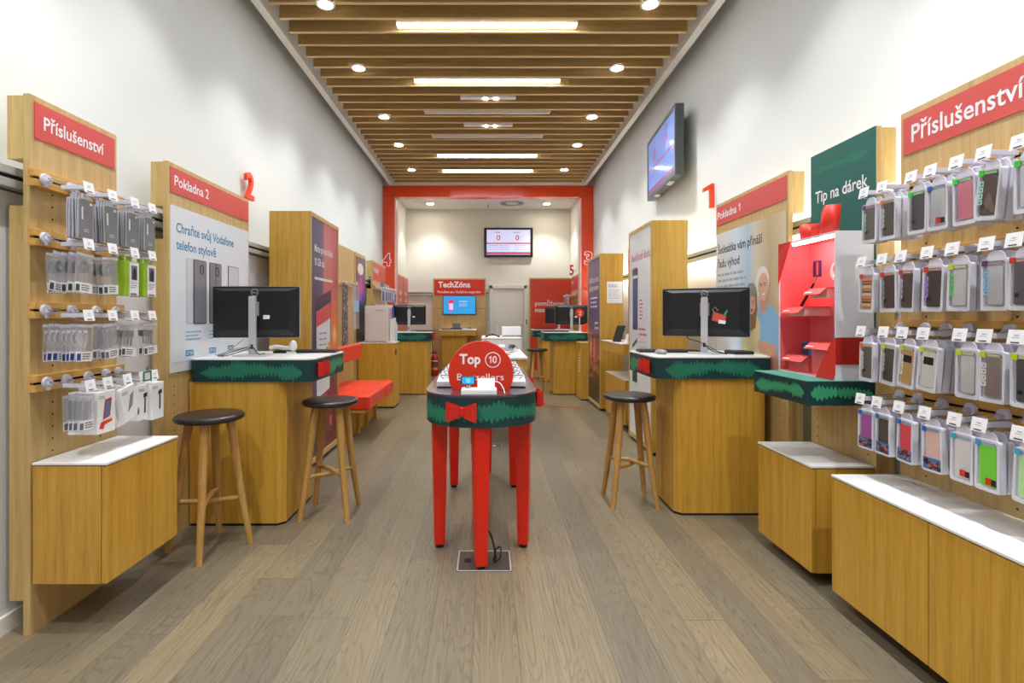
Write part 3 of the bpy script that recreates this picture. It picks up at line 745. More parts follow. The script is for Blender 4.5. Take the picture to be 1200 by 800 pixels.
def case_pack(W=.082, Hh=.165, D=.022, case=(70, 62, 56), sticker=(90, 220, 60), stripe=(220, 240, 240), style='plain', badge=False, crowd=False, simple=False):
    def mk():
        t = thing('phone_case_package', '', 'phone case package')
        top = -.028; o = rrect(-W / 2, W / 2, top - Hh, top, .008, 3)
        # hang tab with wings
        tab = [(-.030, top - .002), (.030, top - .002), (.024, top + .016), (.012, top + .026), (-.012, top + .026), (-.024, top + .016)]
        c = MB(); c.prismy(o, D * .35, D); c.ringy(o, rrect(-W / 2 + .008, W / 2 - .008, top - Hh + .012, top - .008, .006, 3), 0, D * .36)
        c.prismy(tab, D * .3, D * .45)
        c.build('carton', CARTON, t)
        if simple: return t
        mc = mat('case_%d_%d_%d' % case, case, .3 if style != 'matte' else .5)
        x0, x1, z0, z1 = -W / 2 + .016, W / 2 - .010, top - Hh + .016, top - .018
        k = MB().prismy(rrect(x0, x1, z0, z1, .009, 4), D * .04, D * .34).build('phone_case', mc, t, bevel=.002)
        if style == 'window': MB().prismy(rrect(x0 + .006, x1 - .008, z1 - .048, z1 - .020, .002), D * .03, D * .05).build('camera_window', BLACK, k)
        if style == 'clear': MB().ringy(rrect(x0 + .001, x1 - .001, z0 + .001, z1 - .001, .008, 4), rrect(x0 + .004, x1 - .004, z0 + .004, z1 - .004, .007, 4), D * .02, D * .05).build('case_outline', GREYP, k)
        if style == 'folk':
            cols = [(206, 120, 60), (230, 200, 150), (90, 70, 60), (190, 60, 50), (220, 150, 90), (236, 220, 190), (80, 100, 100)]
            n = 12
            for i in range(n):
                cc = cols[i % len(cols)]; za = z0 + (z1 - z0) * (i + .1) / n
                mb = MB()
                for j in range(7):
                    xa = x0 + .003 + (x1 - x0 - .006) * j / 7; mb.box(xa, xa + (x1 - x0 - .006) / 7 * (.7 if i % 2 else 1), D * .02, D * .05, za, za + (z1 - z0) / n * .75)
                mb.build('woven_pattern', mat('folk_%d' % (i % len(cols)), cc, .6), k)
        if style == 'horn':
            MB().prismy([(x0 + .012, z0 + .03), (x1 - .002, z0 + .006), (x1 - .002, z0 + .028), (x0 + .03, z0 + .075)], D * .02, D * .05).build('shine_band', mat('horn_light', (128, 104, 88), .3), k)
        if style in ('plain', 'horn') and not crowd and not badge: MB().prismy(circ(x0 + .012, z0 + .030, .0075, 16), D * .01, D * .05).build('finger_hole', BLACK, k)
        if stripe:
            ms = mat('stripe_%d_%d_%d' % stripe, stripe, .4); mb = MB(); rnd = random.Random(case[0] * 7 + stripe[2])
            zz = z1 - .022
            for i in range(4):   # blocky vertical lettering
                h_ = .016
                mb.ringy([(-W / 2 + .010, zz - h_), (-W / 2 + .024, zz - h_), (-W / 2 + .024, zz), (-W / 2 + .010, zz)],
                         [(-W / 2 + .0135, zz - h_ + .0035), (-W / 2 + .0205, zz - h_ + .0035), (-W / 2 + .0205, zz - .0035), (-W / 2 + .0135, zz - .0035)], -.0008, .0004)
                zz -= .0195
            mb.build('stripe_lettering', ms, t)
        B('window_pane', CLEAR, t, -W / 2 + .007, W / 2 - .007, .0008, .0014, top - Hh + .011, top - .007)
        if sticker:
            B('sticker', mat('sticker_%d_%d_%d' % sticker, sticker, .4), t, -W / 2 + .003, -W / 2 + .021, -.0012, -.0002, top - .022, top - .004)
            B('top_flash', mat('flash_%d_%d_%d' % sticker, tuple((v + 2 * 205) // 3 for v in sticker), .4), t, -W / 2 + .024, W / 2 - .016, .0003, .0007, top - .018, top - .010)
        if badge:
            B('badge', mat('badge_red', (220, 62, 40), .4), t, -.004, .016, -.0012, -.0002, top - Hh + .022, top - Hh + .044)
            B('badge', mat('badge_dark', (50, 30, 30), .4), t, .016, .030, -.0012, -.0002, top - Hh + .022, top - Hh + .042)
        if crowd:
            rnd = random.Random(case[1]); base = MB().box(-W / 2 + .006, W / 2 - .005, -.0008, .0003, top - Hh + .008, top - Hh + .05).build('crowd_photo', mat('crowd_blue', (70, 120, 170), .5), t)
            for j, cc in enumerate(((40, 32, 34), (190, 130, 110), (120, 40, 50))):
                mb = MB()
                for i in range(7):
                    cx = rnd.uniform(-W / 2 + .012, W / 2 - .012); cz = top - Hh + rnd.uniform(.014, .044); r = rnd.uniform(.004, .008)
                    mb.prismy(circ(cx, cz, r, 10), -.0011 - j * .0002, -.0007)
                mb.build('crowd_figures', mat('crowd_%d' % j, cc, .6), base)
        return t
    return mk
def slim_pack(face=(128, 130, 134)):
    def mk():
        t = thing('phone_case_package', '', 'phone case package'); W, Hh, top = .074, .160, -.024
        mb = MB(); mb.prismy(rrect(-W / 2, W / 2, top - Hh, top, .006, 3), .0, .004); mb.prismy([(-.02, top - .001), (.02, top - .001), (.014, top + .02), (-.014, top + .02)], .0015, .0035)
        mb.build('sleeve', mat('sleeve_clear_grey', (196, 196, 206), .25), t)
        f = MB().prismy(rrect(-W / 2 + .004, W / 2 - .003, top - Hh + .004, top - .004, .008, 4), -.0035, .0).build('slim_case', mat('slim_%d' % face[0], face, .3), t, bevel=.001)
        mb = MB(); mb.prismy(rrect(-.024, -.017, top - .085, top - .035, .001), -.0042, -.0036); mb.prismy(circ(.022, top - .02, .006, 14), -.0042, -.0036)
        lines(mb, -.014, top - .125, .03, 2, .008, .002, -.0042)
        mb.build('print', INK, t)
        return t
    return mk
def bag_pack(kind='coil', W=.085, Hh=.150):
    def mk():
        t = thing('accessory_bag', '', 'accessory bag'); top = -.016; rnd = random.Random(len(kind) * 3)
        mb = MB(); mb.prismy(rrect(-W / 2, W / 2, top - Hh, top, .004, 2), .0, .0008)
        mb.build('bag_film', BAG, t)
        MB().prismy(rrect(-W / 2 + .002, W / 2 - .002, top - .012, top - .001, .002), -.0006, -.0001).build('bag_header', mat('bag_header', (214, 214, 226), .3), t)
        c = B('insert_card', TAGW, t, -W / 2 + .003, W / 2 - .003, -.001, -.0003, top - Hh + .003, top - Hh + .042)
        mb = MB(); lines(mb, -W / 2 + .034, top - Hh + .030, .042, 3, .009, .0035, -.0016, rnd=rnd); mb.build('card_print', DARKINK, c)
        B('card_patch', mat('patch_%s' % kind, {'coil': (70, 74, 80), 'ear': (60, 70, 150), 'plug': (80, 80, 82), 'tube': (120, 120, 128)}[kind], .5), c, -W / 2 + .006, -W / 2 + .024, -.0017, -.0012, top - Hh + .008, top - Hh + .034)
        if kind == 'coil': MB().ringy(circ(0, top - .055, .026, 20), circ(0, top - .055, .012, 20), .0009, .012).build('coiled_cable', mat('cable_grey', (92, 96, 100), .4), t)
        elif kind == 'plug':
            mb = MB(); mb.prismy(rrect(-.028, .022, top - .062, top - .032, .010), .0009, .014); mb.box(-.006, .0, .003, .008, top - .095, top - .06); mb.box(.012, .018, .003, .008, top - .10, top - .06)
            mb.build('charger', mat('charger_dark', (52, 50, 50), .35), t)
        elif kind == 'ear':
            mb = MB(); mb.tube(smooth_path([(-.02, .004, top - .03), (-.03, .004, top - .06), (0, .004, top - .09), (.02, .004, top - .06), (.01, .004, top - .03), (-.01, .004, top - .05), (.0, .004, top - .085)]), .0011)
            mb.ball((-.02, .005, top - .03), .006, 8, 6); mb.ball((.01, .005, top - .03), .006, 8, 6)
            mb.build('earphones', LAMPW, t, smooth=True)
        else: MB().prismy(rrect(-.012, .012, top - .10, top - .025, .008), .0009, .010).build('refill', GREYP, t)
        return t
    return mk
def green_box():
    t = thing('car_holder_box', '', 'product box'); top = -.02
    mb = MB(); mb.box(-.046, .046, 0, .03, top - .155, top); mb.box(-.018, .018, .012, .016, top, top + .024); mb.build('carton', mat('lime_carton', (160, 200, 40), .4), t, bevel=.001)
    B('white_panel', TAGW, t, -.016, .044, -.0012, -.0002, top - .153, top - .004)
    f = B('photo', mat('photo_grey', (120, 122, 140), .5), t, -.006, .032, -.002, -.0013, top - .082, top - .018)
    MB().prismy([(.004, top - .08), (.022, top - .08), (.026, top - .04), (.012, top - .026), (.002, top - .05)], -.0028, -.002).build('holder_picture', DARKINK, f)
    mb = MB(); lines(mb, -.008, top - .098, .045, 3, .010, .003, -.0018); mb.box(-.010, .030, -.002, -.0013, top - .150, top - .142); mb.build('print', GREYINK, t)
    return t
def white_box(W=.105, Hh=.17, D=.03, art_=0):
    def mk():
        t = thing('accessory_box', '', 'product box'); top = -.018
        mb = MB(); mb.box(-W / 2, W / 2, 0, D, top - Hh, top); mb.box(-.018, .018, D * .4, D * .4 + .003, top, top + .022); mb.build('carton', TAGW, t, bevel=.001)
        if art_ == 1:
            MB().prismy([(-.02, top - .115), (.018, top - .105), (.028, top - .03), (-.008, top - .035)], -.0014, -.0002).build('phone_picture', mat('pic_red', (190, 40, 36), .4), t)
            MB().prismy([(-.014, top - .108), (.013, top - .100), (.021, top - .038), (-.004, top - .042)], -.002, -.0014).build('screen_picture', mat('pic_blue', (110, 130, 170), .4), t)
            MB().prismy([(-.04, top - .150), (-.018, top - .155), (-.012, top - .138), (.030, top - .128), (.030, top - .118), (-.016, top - .122), (-.032, top - .126)], -.0014, -.0002).build('holder_picture', mat('pic_orange', (232, 70, 40), .4), t)
        elif art_ == 2:
            MB().prismy([(-.02, top - .11), (.012, top - .09), (.034, top - .03), (.010, top - .04)], -.0014, -.0002).build('cable_picture', GREYP, t)
        elif art_ == 3:
            mb = MB(); mb.prismy([(.01, top - .13), (.018, top - .13), (.020, top - .06), (.012, top - .06)], -.0014, -.0002); mb.prismy([(.004, top - .06), (.028, top - .055), (.030, top - .035), (.006, top - .04)], -.0014, -.0002); mb.build('selfie_stick_picture', DARKINK, t)
        if art_:
            mb = MB(); lines(mb, -W / 2 + .008, top - .02, .04, 2, .008, .003, -.0014); mb.build('print', GREYINK, t)
        return t
    return mk

# ---- L1 / R1 accessory panels
def sign_header(t, w, text, x_off, tw, cap, z0=1.957, z1=2.100, m=SIGNRED, zt=None):
    h = B('header_sign', m, t, -w / 2 + .018, w / 2 - .018, -.004, -.0003, z0, z1)
    txt(text, -w / 2 + x_off, zt or (z0 + .045), cap, INK, h, y=-.0048, width=tw, bold=.014)
    return h
y0, y1 = 2.005, 2.4735; yc = (y0 + y1) / 2; w = y1 - y0
t = wallroot('L', y0, y1, 'accessory_display_panel', 'tall oak wall panel with red header and hooks of accessories on the left wall', 'display panel')
panel_body(t, w); sign_header(t, w, 'Příslušenství', .058, .322, .052)
peg_holes(t, (-.13, .13), .5, 1.85)
LB = {1: (1.795, 1.755, (2.035, 2.164, 2.30, 2.42)), 2: (1.562, 1.530, (2.035, 2.164, 2.30, 2.42)), 3: (1.275, 1.248, (2.035, 2.164, 2.30, 2.42)), 4: (.987, .968, (2.043, 2.137, 2.254, 2.357, 2.435))}
for r, (zb, zt, ds) in LB.items():
    hook_bar(t, -w / 2 - .012, w / 2 + .012, zb); slot_line(t, -w / 2, w / 2, zb)
    for d in ds: hook(t, d - yc, zb, zt, L=.2085)
G = 'accessories hanging on the left panel'
XT = -1.586
def front_and_stack(side, key, maker, key2, maker2, d, z, n, pitch, lab_front, lab_back, grp, tilt=0, yaw=0, x_first=.014):
    s = -1 if side == 'L' else 1
    X = s * (1.586 if side == 'L' else 1.583)
    rnd = random.Random(int(d * 1000) + int(z * 100))
    for i in range(n):
        xx = X + s * (x_first + i * pitch)
        j = 0 if i == 0 else rnd.uniform(-.003, .003)
        place(key if i == 0 else key2, maker if i == 0 else maker2, side, xx, d + j, z - .012, tilt + (0 if i == 0 else rnd.uniform(-2, 2) * (3 if key.startswith('bag') else 1)), lab_front if i == 0 else lab_back, grp if i == 0 else grp + ' behind the front one', yaw)
row1 = ['first of the top left row, nearest the panel edge', 'second of the top left row', 'third of the top left row', 'last of the top left row']
sp = slim_pack()
for i, d in enumerate(LB[1][2]):
    front_and_stack('L', 'slim', sp, 'slim', sp, d, 1.755, (5, 5, 5, 6)[i], .011, 'slim grey phone case package, ' + row1[i], 'thin grey case package stacked behind the %s front package of the top left row' % ORD[i], 'grey case packages on hook %s of the top left row' % ORD[i], tilt=(0, -3, 0, 0)[i])
hk = ['first', 'second', 'third', 'fourth', 'fifth']
for i, d in enumerate(LB[2][2]):
    if i < 2: front_and_stack('L', 'bagcoil', bag_pack('coil', .09, .16), 'bagcoil', None, d, 1.53, (5, 3)[i], .030, 'clear bag with a coiled cable, front of the %s hook, second left row' % hk[i], 'clear coiled cable bag farther back on the %s hook, second left row' % hk[i], 'cable bags on the %s hook of the second left row' % hk[i], tilt=(4, -3)[i])
    else: front_and_stack('L', 'green', green_box, 'green', None, d, 1.53, 2, .034, 'lime green and white boxed car holder in front, %s hook of the second left row' % hk[i], 'lime green box behind another, %s hook of the second left row' % hk[i], 'lime green boxes on the %s hook' % hk[i])
for i, d in enumerate(LB[3][2]):
    kd = ('ear', 'tube', 'plug', 'plug')[i]
    front_and_stack('L', 'bag' + kd, bag_pack(kd, (.085, .085, .1, .1)[i], .15), 'bag' + kd, None, d, 1.248, (7, 3, 3, 2)[i], .022, 'clear bag at the front of the %s hook, third left row' % hk[i], 'clear bag farther back on the %s hook, third left row' % hk[i], 'accessory bags on the %s hook of the third left row' % hk[i], tilt=(3, -5, 8, -3)[i])
zt = .968
front_and_stack('L', 'bagtube2', bag_pack('tube', .08, .145), 'bagtube2', None, LB[4][2][0], zt, 4, .022, 'clear refill bag at the front of the first hook, bottom left row', 'clear refill bag farther back on the first hook, bottom left row', 'refill bags on the first hook of the bottom left row', tilt=2)
front_and_stack('L', 'wbox1', white_box(.10, .172, .028, 1), 'wboxp', white_box(.10, .172, .028, 0), LB[4][2][1] + .01, zt, 4, .030, 'white box with a red phone holder picture, bottom left row', 'plain white box behind the red phone holder box', 'white boxes behind the phone holder box')
front_and_stack('L', 'wbox2', white_box(.095, .15, .028, 2), 'wboxp', None, LB[4][2][2] + .01, zt - .0, 2, .034, 'tilted white box with a grey cable picture, bottom left row', 'plain white box behind the tilted cable box', 'white boxes behind the tilted cable box', tilt=-14)
front_and_stack('L', 'wbox3', white_box(.07, .16, .03, 3), 'wboxp', None, LB[4][2][3] + .015, zt - .005, 1, .034, 'narrow white box with a black stick picture, fourth hook, bottom left row', '', 'white boxes')
front_and_stack('L', 'wbox4', white_box(.09, .175, .035, 3), 'wboxp', None, LB[4][2][4] + .045, zt - .005, 2, .04, 'white box with black selfie stick picture, last of the bottom left row', 'plain white box behind the last box of the bottom left row', 'white boxes behind the last box')
# green-framed tag
t2 = thing('price_sign', 'small green framed price tag on the bottom left hooks', 'price tag', (-1.572, 2.36, .955), radians(90))
MB().ringy(rrect(-.028, .028, 0, .045, .004), rrect(-.021, .021, .006, .038, .002), -.003, .0).build('frame', mat('tag_green', (40, 130, 90), .4), t2)
B('paper', TAGW, t2, -.021, .021, -.001, .0, .006, .038)
MB().ringy(circ(0, .056, .009, 12), circ(0, .056, .006, 12), -.003, 0).build('loop', MATS['tag_green'], t2)

def hang_cabinet(side, y0, y1, z0, z1, xfront, label, doors):
    s = -1 if side == 'L' else 1; yc = (y0 + y1) / 2
    t = thing('hanging_cabinet', label, 'cabinet', (s * 1.7945, yc, z0), radians(90 if side == 'L' else -90), 'oak hanging cabinets with white tops')
    D = 1.7945 - xfront; w = y1 - y0; h = z1 - z0
    B('body', OAKC, t, -w / 2, w / 2, -D + .024, -.0055, 0, h - .014, bevel=.001)
    B('top', WHITE, t, -w / 2 - .002, w / 2 + .002, -D - .002, -.0055, h - .010, h, bevel=.0015)
    B('shadow_gap', DARK, t, -w / 2 + .004, w / 2 - .004, -D + .006, -.004, h - .014, h - .010)
    n = doors; dw = w / n
    for i in range(n):
        a = -w / 2 + i * dw
        B('door', OAKC, t, a + .0015, a + dw - .0015, -D, -D + .0225, .001, h - .015, bevel=.003)
    return t
hang_cabinet('L', 2.010, 2.468, .20, .6765, 1.497, 'oak hanging cabinet with white top under the left accessories, at the left edge', 1)
hang_cabinet('R', 2.372, 2.84, .061, .558, 1.4976, 'oak hanging cabinet with white top under the red gift showcase', 1)
hang_cabinet('R', 1.24, 2.21, .071, .57, 1.4825, 'wide two-door oak hanging cabinet under the phone cases, nearest on the right', 2)
hang_cabinet('R', 5.6, 6.53, .061, .558, 1.4976, 'far oak hanging cabinet with white top between the two right poster towers', 1)

y0, y1 = 1.24, 2.2195; yc = (y0 + y1) / 2; w = y1 - y0
t = wallroot('R', y0, y1, 'accessory_display_panel', 'wide oak wall panel with red header and rows of phone cases on the right wall', 'display panel', xf=1.7885)
panel_body(t, w); sign_header(t, w, 'Příslušenství', .062, .455, .070, z0=1.94, z1=2.097, zt=1.985)
peg_holes(t, (-.36, .0, .36), .6, 1.8)
RB = {1: (1.785, 1.765, (2.159, 2.06, 1.919, 1.835, 1.733, 1.638, 1.527, 1.43, 1.33)), 2: (1.490, 1.474, (2.173, 2.06, 1.966, 1.848, 1.748, 1.628, 1.542, 1.43, 1.33)),
      3: (1.203, 1.181, (2.176, 2.053, 1.959, 1.865, 1.72, 1.635, 1.535, 1.43, 1.33)), 4: (.916, .894, (2.18, 2.087, 1.975, 1.859, 1.74, 1.652, 1.525, 1.42, 1.32))}
for r, (zb, zt, ds) in RB.items():
    hook_bar(t, -w / 2 - .0, w / 2 + .0, zb); slot_line(t, -w / 2, w / 2, zb)
    for d in ds[:8]: hook(t, -(d - yc), zb, zt, L=.2055)
gn, rd, yl, og, pu, bl, cy = (70, 225, 60), (232, 60, 44), (222, 236, 40), (245, 120, 30), (110, 60, 120), (30, 110, 200), (60, 180, 220)
SPEC = {1: [((96, 92, 84), pu, (190, 230, 210), 'plain', 2, 'grey marbled phone case with a purple sticker'), ((72, 62, 52), og, (225, 235, 235), 'plain', 4, 'dark brown phone case with an orange sticker'),
            ((62, 60, 58), gn, None, 'plain', 2, 'dark grey phone case with a green sticker'), ((205, 206, 208), bl, None, 'badge', 3, 'white pack with a blue sticker and red badge'),
            ((236, 130, 150), gn, None, 'clear', 4, 'pink phone case with a green sticker'), ((78, 52, 36), gn, (190, 245, 235), 'horn', 5, 'brown horn-look phone case with green sticker'), ((210, 212, 220), gn, None, 'clear', 3, 'pale phone case at the right picture edge')],
        2: [((214, 170, 130), rd, None, 'folk', 2, 'phone case with a woven orange folk pattern'), ((76, 40, 34), rd, (150, 190, 165), 'plain', 3, 'dark maroon phone case with green lettering'),
            ((70, 46, 38), rd, (220, 190, 240), 'plain', 3, 'brown phone case with orange lettering'), ((66, 46, 38), rd, (190, 150, 245), 'plain', 4, 'dark brown phone case with violet lettering'),
            ((206, 208, 212), yl, (120, 220, 120), 'clear', 3, 'transparent phone case with a yellow sticker'), ((200, 202, 206), pu, (150, 210, 250), 'clear', 4, 'transparent phone case with a purple sticker'), ((90, 84, 88), rd, None, 'plain', 3, 'case pack with red sticker at the right picture edge')],
        3: [((92, 86, 76), og, (236, 240, 240), 'plain', 3, 'greyish phone case with an orange sticker'), ((62, 56, 46), yl, (200, 215, 200), 'plain', 2, 'dark phone case with a yellow sticker, leaning'),
            ((200, 160, 100), yl, (240, 240, 225), 'window', 2, 'golden phone case with a black camera window'), ((222, 220, 214), yl, (235, 235, 235), 'window', 4, 'ivory phone case with a black camera window'),
            ((206, 206, 206), yl, None, 'clear', 2, 'transparent soft phone case beside the ivory one'), ((136, 118, 112), yl, (245, 245, 245), 'clear', 4, 'brown-grey transparent phone case'), ((60, 62, 60), yl, None, 'plain', 3, 'dark case pack at the right picture edge')],
        4: [((166, 80, 160), bl, None, 'crowd', 3, 'purple phone case above a crowd photo'), ((66, 58, 44), bl, None, 'crowd', 3, 'dark olive phone case above a crowd photo'),
            ((226, 60, 76), bl, None, 'crowd', 4, 'red phone case above a crowd photo'), ((230, 190, 180), bl, None, 'crowd', 4, 'pale pink phone case above a crowd photo'),
            ((226, 222, 220), cy, None, 'badge', 3, 'white phone case with a red badge, bottom row'), ((116, 222, 30), cy, None, 'badge', 4, 'bright green phone case with a red badge'), ((190, 240, 170), cy, None, 'badge', 3, 'pale green phone case at the right picture edge')]}
rn = {1: 'top', 2: 'second', 3: 'third', 4: 'bottom'}
plain = case_pack(simple=True)
for r in SPEC:
    zb, zt, ds = RB[r]
    for i, (cc, stc, strp, style, n, lab) in enumerate(SPEC[r]):
        st2 = style if style in ('window', 'clear', 'folk', 'horn') else 'plain'
        mk = case_pack(case=cc, sticker=stc, stripe=strp, style=st2, badge=(style == 'badge'), crowd=(style == 'crowd'))
        rnd = random.Random(r * 10 + i)
        tl = {(1, 5): 7, (3, 1): 5, (3, 2): 6, (3, 3): 6}.get((r, i), rnd.uniform(-1, 3))
        front_and_stack('R', 'case%d_%d' % (r, i), mk, 'caseplain', plain, ds[i] - .006, zt, n, .030 if r != 4 else .032,
                        'boxed ' + lab + ', %s right row' % rn[r], 'white box behind the %s' % lab, '%s, %s row' % (lab, rn[r]), tilt=tl, yaw=rnd.uniform(-4, 4), x_first=.020)

# ------------------------------------------------------------------ checkout 2 panel (left)
def price_badge(mb_w, t, x, z, w=.08, h=.036):
    b_ = B('price_badge', BLUEINK, t, x, x + w, -.0062, -.0052, z, z + h)
    txt('377 Kč', x + .006, z + .008, h * .55, INK, b_, y=-.0066, width=w - .012)
y0, y1 = 2.867, 3.84; yc = (y0 + y1) / 2; w = y1 - y0
t = wallroot('L', y0, y1, 'checkout_panel', 'oak wall panel of checkout 2 with red header and phone case poster', 'display panel')
panel_body(t, w); sign_header(t, w, 'Pokladna 2', .055, .36, .056)
P = B('poster', POSTW, t, -w / 2 + .018, w / 2 - .018, -.005, -.0003, .931, 1.885)
L0 = -w / 2
txt('Chraňte svůj Vodafone', 2.938 - yc, 1.738, .054, BLUEINK, P, y=-.0056, width=.66)
txt('telefon stylově', 2.938 - yc, 1.640, .054, BLUEINK, P, y=-.0056, width=.43)
PH = mat('poster_phone', (128, 128, 136), .3); PHD = mat('poster_phone_edge', (52, 50, 58), .3); PHL = mat('poster_phone_clear', (206, 210, 216), .3)
def poster_phone(x, z0, z1, wd, body, edge, P, hole=True, o=0.0):
    MB().prismy(rrect(x, x + wd, z0, z1, .014), -.0058 - o, -.0051 - o).build('phone_picture_edge', edge, P)
    f = MB().prismy(rrect(x + .010, x + wd - .004, z0 + .006, z1 - .004, .012), -.0064 - o, -.0058 - o).build('phone_picture', body, P)
    if hole: MB().ringy(rrect(x + wd * .48, x + wd * .78, z1 - .085, z1 - .025, .02), rrect(x + wd * .55, x + wd * .71, z1 - .078, z1 - .032, .011), -.007 - o, -.0064 - o).build('camera_picture', PHD, f)
poster_phone(3.035 - yc, 1.205, 1.60, .15, PHL, mat('poster_phone_rim', (186, 190, 198), .3), P, False)
poster_phone(3.105 - yc, 1.205, 1.60, .145, PH, PHD, P, o=.0016)
poster_phone(3.285 - yc, 1.205, 1.60, .15, PH, PHD, P); B('flip_strip', PHD, P, 3.36 - yc, 3.365 - yc, -.0072, -.0066, 1.21, 1.60)
poster_phone(3.52 - yc, 1.205, 1.60, .15, PHL, PHD, P, False)
rnd = random.Random(4)
for x in (3.03, 3.285, 3.52):
    mb = MB(); lines(mb, x - yc, 1.155, .17, 3, .022, .008, -.0058, rnd=rnd); mb.build('small_print', mat('pale_blue_ink', (120, 170, 200), .5), P)
    price_badge(None, P, x - yc, 1.015)
B('thin_line', PHL, P, L0 + .03, w / 2 - .03, -.0058, -.0052, .985, .988)
peg_holes(t, (-w / 2 + .06, w / 2 - .06), .3, .9)

# numbers
def number(s, x, y, z, h, m, label, rot=0, outline=None, wd=None, depth=.02):
    t = thing('number_sign', label, 'number sign', (x, y, z), rot)
    V, Fs = glyphs(s, .02); x0 = min(v[0] for v in V); x1 = max(v[0] for v in V); k = h / CAP; kx = (wd / (x1 - x0)) if wd else k
    def solid(off, ya, yb, mm, nm):
        V, Fs = glyphs(s, off); n = len(V); cx = (x0 + x1) / 2
        me = MB(); me.v = [((v[0] - cx) * kx, ya, v[1] * k) for v in V] + [((v[0] - cx) * kx, yb, v[1] * k) for v in V]
        E = {}
        for f in Fs:
            for i in range(len(f)):
                a, b_ = f[i], f[(i + 1) % len(f)]; E[(a, b_)] = 1
        me.f = [tuple(f) for f in Fs] + [tuple(i + n for i in f)[::-1] for f in Fs] + [(b_, a, a + n, b_ + n) for (a, b_) in E if (b_, a) not in E]
        me.build(nm, mm, t)
    if outline: solid(.055, -depth + .004, 0, INK, 'outline')
    solid(.02, -depth, 0 if not outline else -depth + .0039, m, 'digit')
    return t
number('2', XL + .03, 4.235, 2.225, .205, ORANGE, 'orange number 2 on the left wall above the checkout 2 panel', radians(90), wd=.135, depth=.028)
t = thing('number_sign', 'orange number 1 standing out from the right wall', 'number sign', (XR - .10, 4.60, 2.225), 0)
MB().prismy([(a * .21 - .0, b_ * .215) for a, b_ in ONE], -.03, 0).build('digit', ORANGE, t)
MB().box(.06, .0998, -.005, .004, .03, .05).build('bracket', LAMPW, t)
number('4', -1.885, 9.55, 2.205, .215, SIGNRED2, 'red number 4 with white outline at the left portal post', 0, outline=True, wd=.135)
number('3', 1.87, 9.55, 2.235, .215, SIGNRED2, 'red number 3 with white outline at the right portal post, half hidden', 0, outline=True, wd=.135)
number('5', 1.80, 11.05, 2.15, .21, SIGNRED2, 'red number 5 on the back right wall', 0, wd=.09)
for nm, dx in (('number_sign.002', -.12), ('number_sign.003', .12), ('number_sign.004', .11)):
    MB().box(min(0, dx), max(0, dx), -.006, .0, .09, .11).build('bracket', LAMPW, bpy.data.objects[nm])

# ------------------------------------------------------------------ checkout 1 panel (right)
y0, y1 = 3.06, 4.03; yc = (y0 + y1) / 2; w = y1 - y0
t = wallroot('R', y0, y1, 'checkout_panel', 'oak wall panel of checkout 1 with red header and poster of an elderly couple', 'display panel')
panel_body(t, w); sign_header(t, w, 'Pokladna 1', .035, .36, .056)
A = art('couple_poster_print', [(.0, (226, 226, 220)), (.35, (216, 228, 238)), (.5, (176, 204, 226)), (.62, (214, 204, 184)), (.8, (196, 172, 130)), (1, (214, 200, 172))], .10, scale=(3, 2, 1))
P = B('poster', A, t, -w / 2 + .018, w / 2 - .018, -.005, -.0003, .90, 1.89)
X = lambda d: -(d - yc)
txt('Šedesátka vám přináší', X(3.985), 1.735, .060, DARKINK, P, y=-.0056, width=.645)
txt('řadu výhod', X(3.985), 1.628, .060, DARKINK, P, y=-.0056, width=.34)
mb = MB(); rnd = random.Random(9); lines(mb, X(3.985), 1.56, .43, 3, .045, .018, -.0056, rnd=rnd, rag=.1); mb.build('small_print', mat('pale_grey_ink', (168, 178, 190), .6), P)
SK = mat('print_skin', (206, 150, 122), .5); SK2 = mat('print_skin_light', (220, 170, 144), .5)
DZ = .07
def flat(nm, m, pts, y, par=P, hole=None): return MB().prismy([(a, b_ + (DZ if b_ > .91 else 0)) for a, b_ in pts], y - .0005, y).build(nm, m, par)
mx = X(3.335)
flat('shirt_print', mat('print_shirt', (140, 182, 216), .5), [(mx - .15, .905), (mx + .20, .905), (mx + .21, 1.12), (mx + .15, 1.22), (mx + .06, 1.265), (mx - .05, 1.265), (mx - .11, 1.20), (mx - .14, 1.05)], -.0058)
flat('arm_print', SK, [(mx + .05, .905), (mx + .20, .905), (mx + .15, 1.0), (mx - .05, 1.03), (mx - .06, .985)], -.0066)
flat('neck_print', SK, [(mx - .03, 1.20), (mx + .05, 1.22), (mx + .055, 1.32), (mx - .035, 1.32)], -.0066)
flat('hair_print', mat('print_hair_white', (226, 224, 218), .6), circ(mx - .002, 1.405, .082, 24, .105), -.0070)
flat('face_print', SK2, circ(mx + .010, 1.375, .064, 24, .092), -.0078)
flat('smile_print', INK, [(mx - .012, 1.325), (mx + .018, 1.322), (mx + .036, 1.335), (mx + .01, 1.33)], -.0086)
flat('brow_print', mat('print_brow', (120, 86, 70), .6), [(mx - .030, 1.39), (mx - .006, 1.392), (mx - .006, 1.397), (mx - .03, 1.396)], -.0086)
flat('brow_print', MATS['print_brow'], [(mx + .018, 1.392), (mx + .045, 1.395), (mx + .045, 1.401), (mx + .018, 1.398)], -.0086)
wx = X(3.475); DZ = .15
flat('blouse_print', mat('print_blouse', (214, 200, 150), .5), [(wx - .15, .905), (wx + .10, .905), (wx + .11, 1.05), (wx + .05, 1.14), (wx - .06, 1.14), (wx - .13, 1.06)], -.0062)
flat('long_hair_print', mat('print_hair_brown', (150, 106, 72), .6), [(wx - .075, 1.02), (wx - .02, 1.0), (wx + .05, 1.03), (wx + .075, 1.15), (wx + .06, 1.28), (wx - .06, 1.28), (wx - .085, 1.15)], -.0069)
flat('face_print', SK2, circ(wx + .004, 1.19, .050, 22, .074), -.0078)
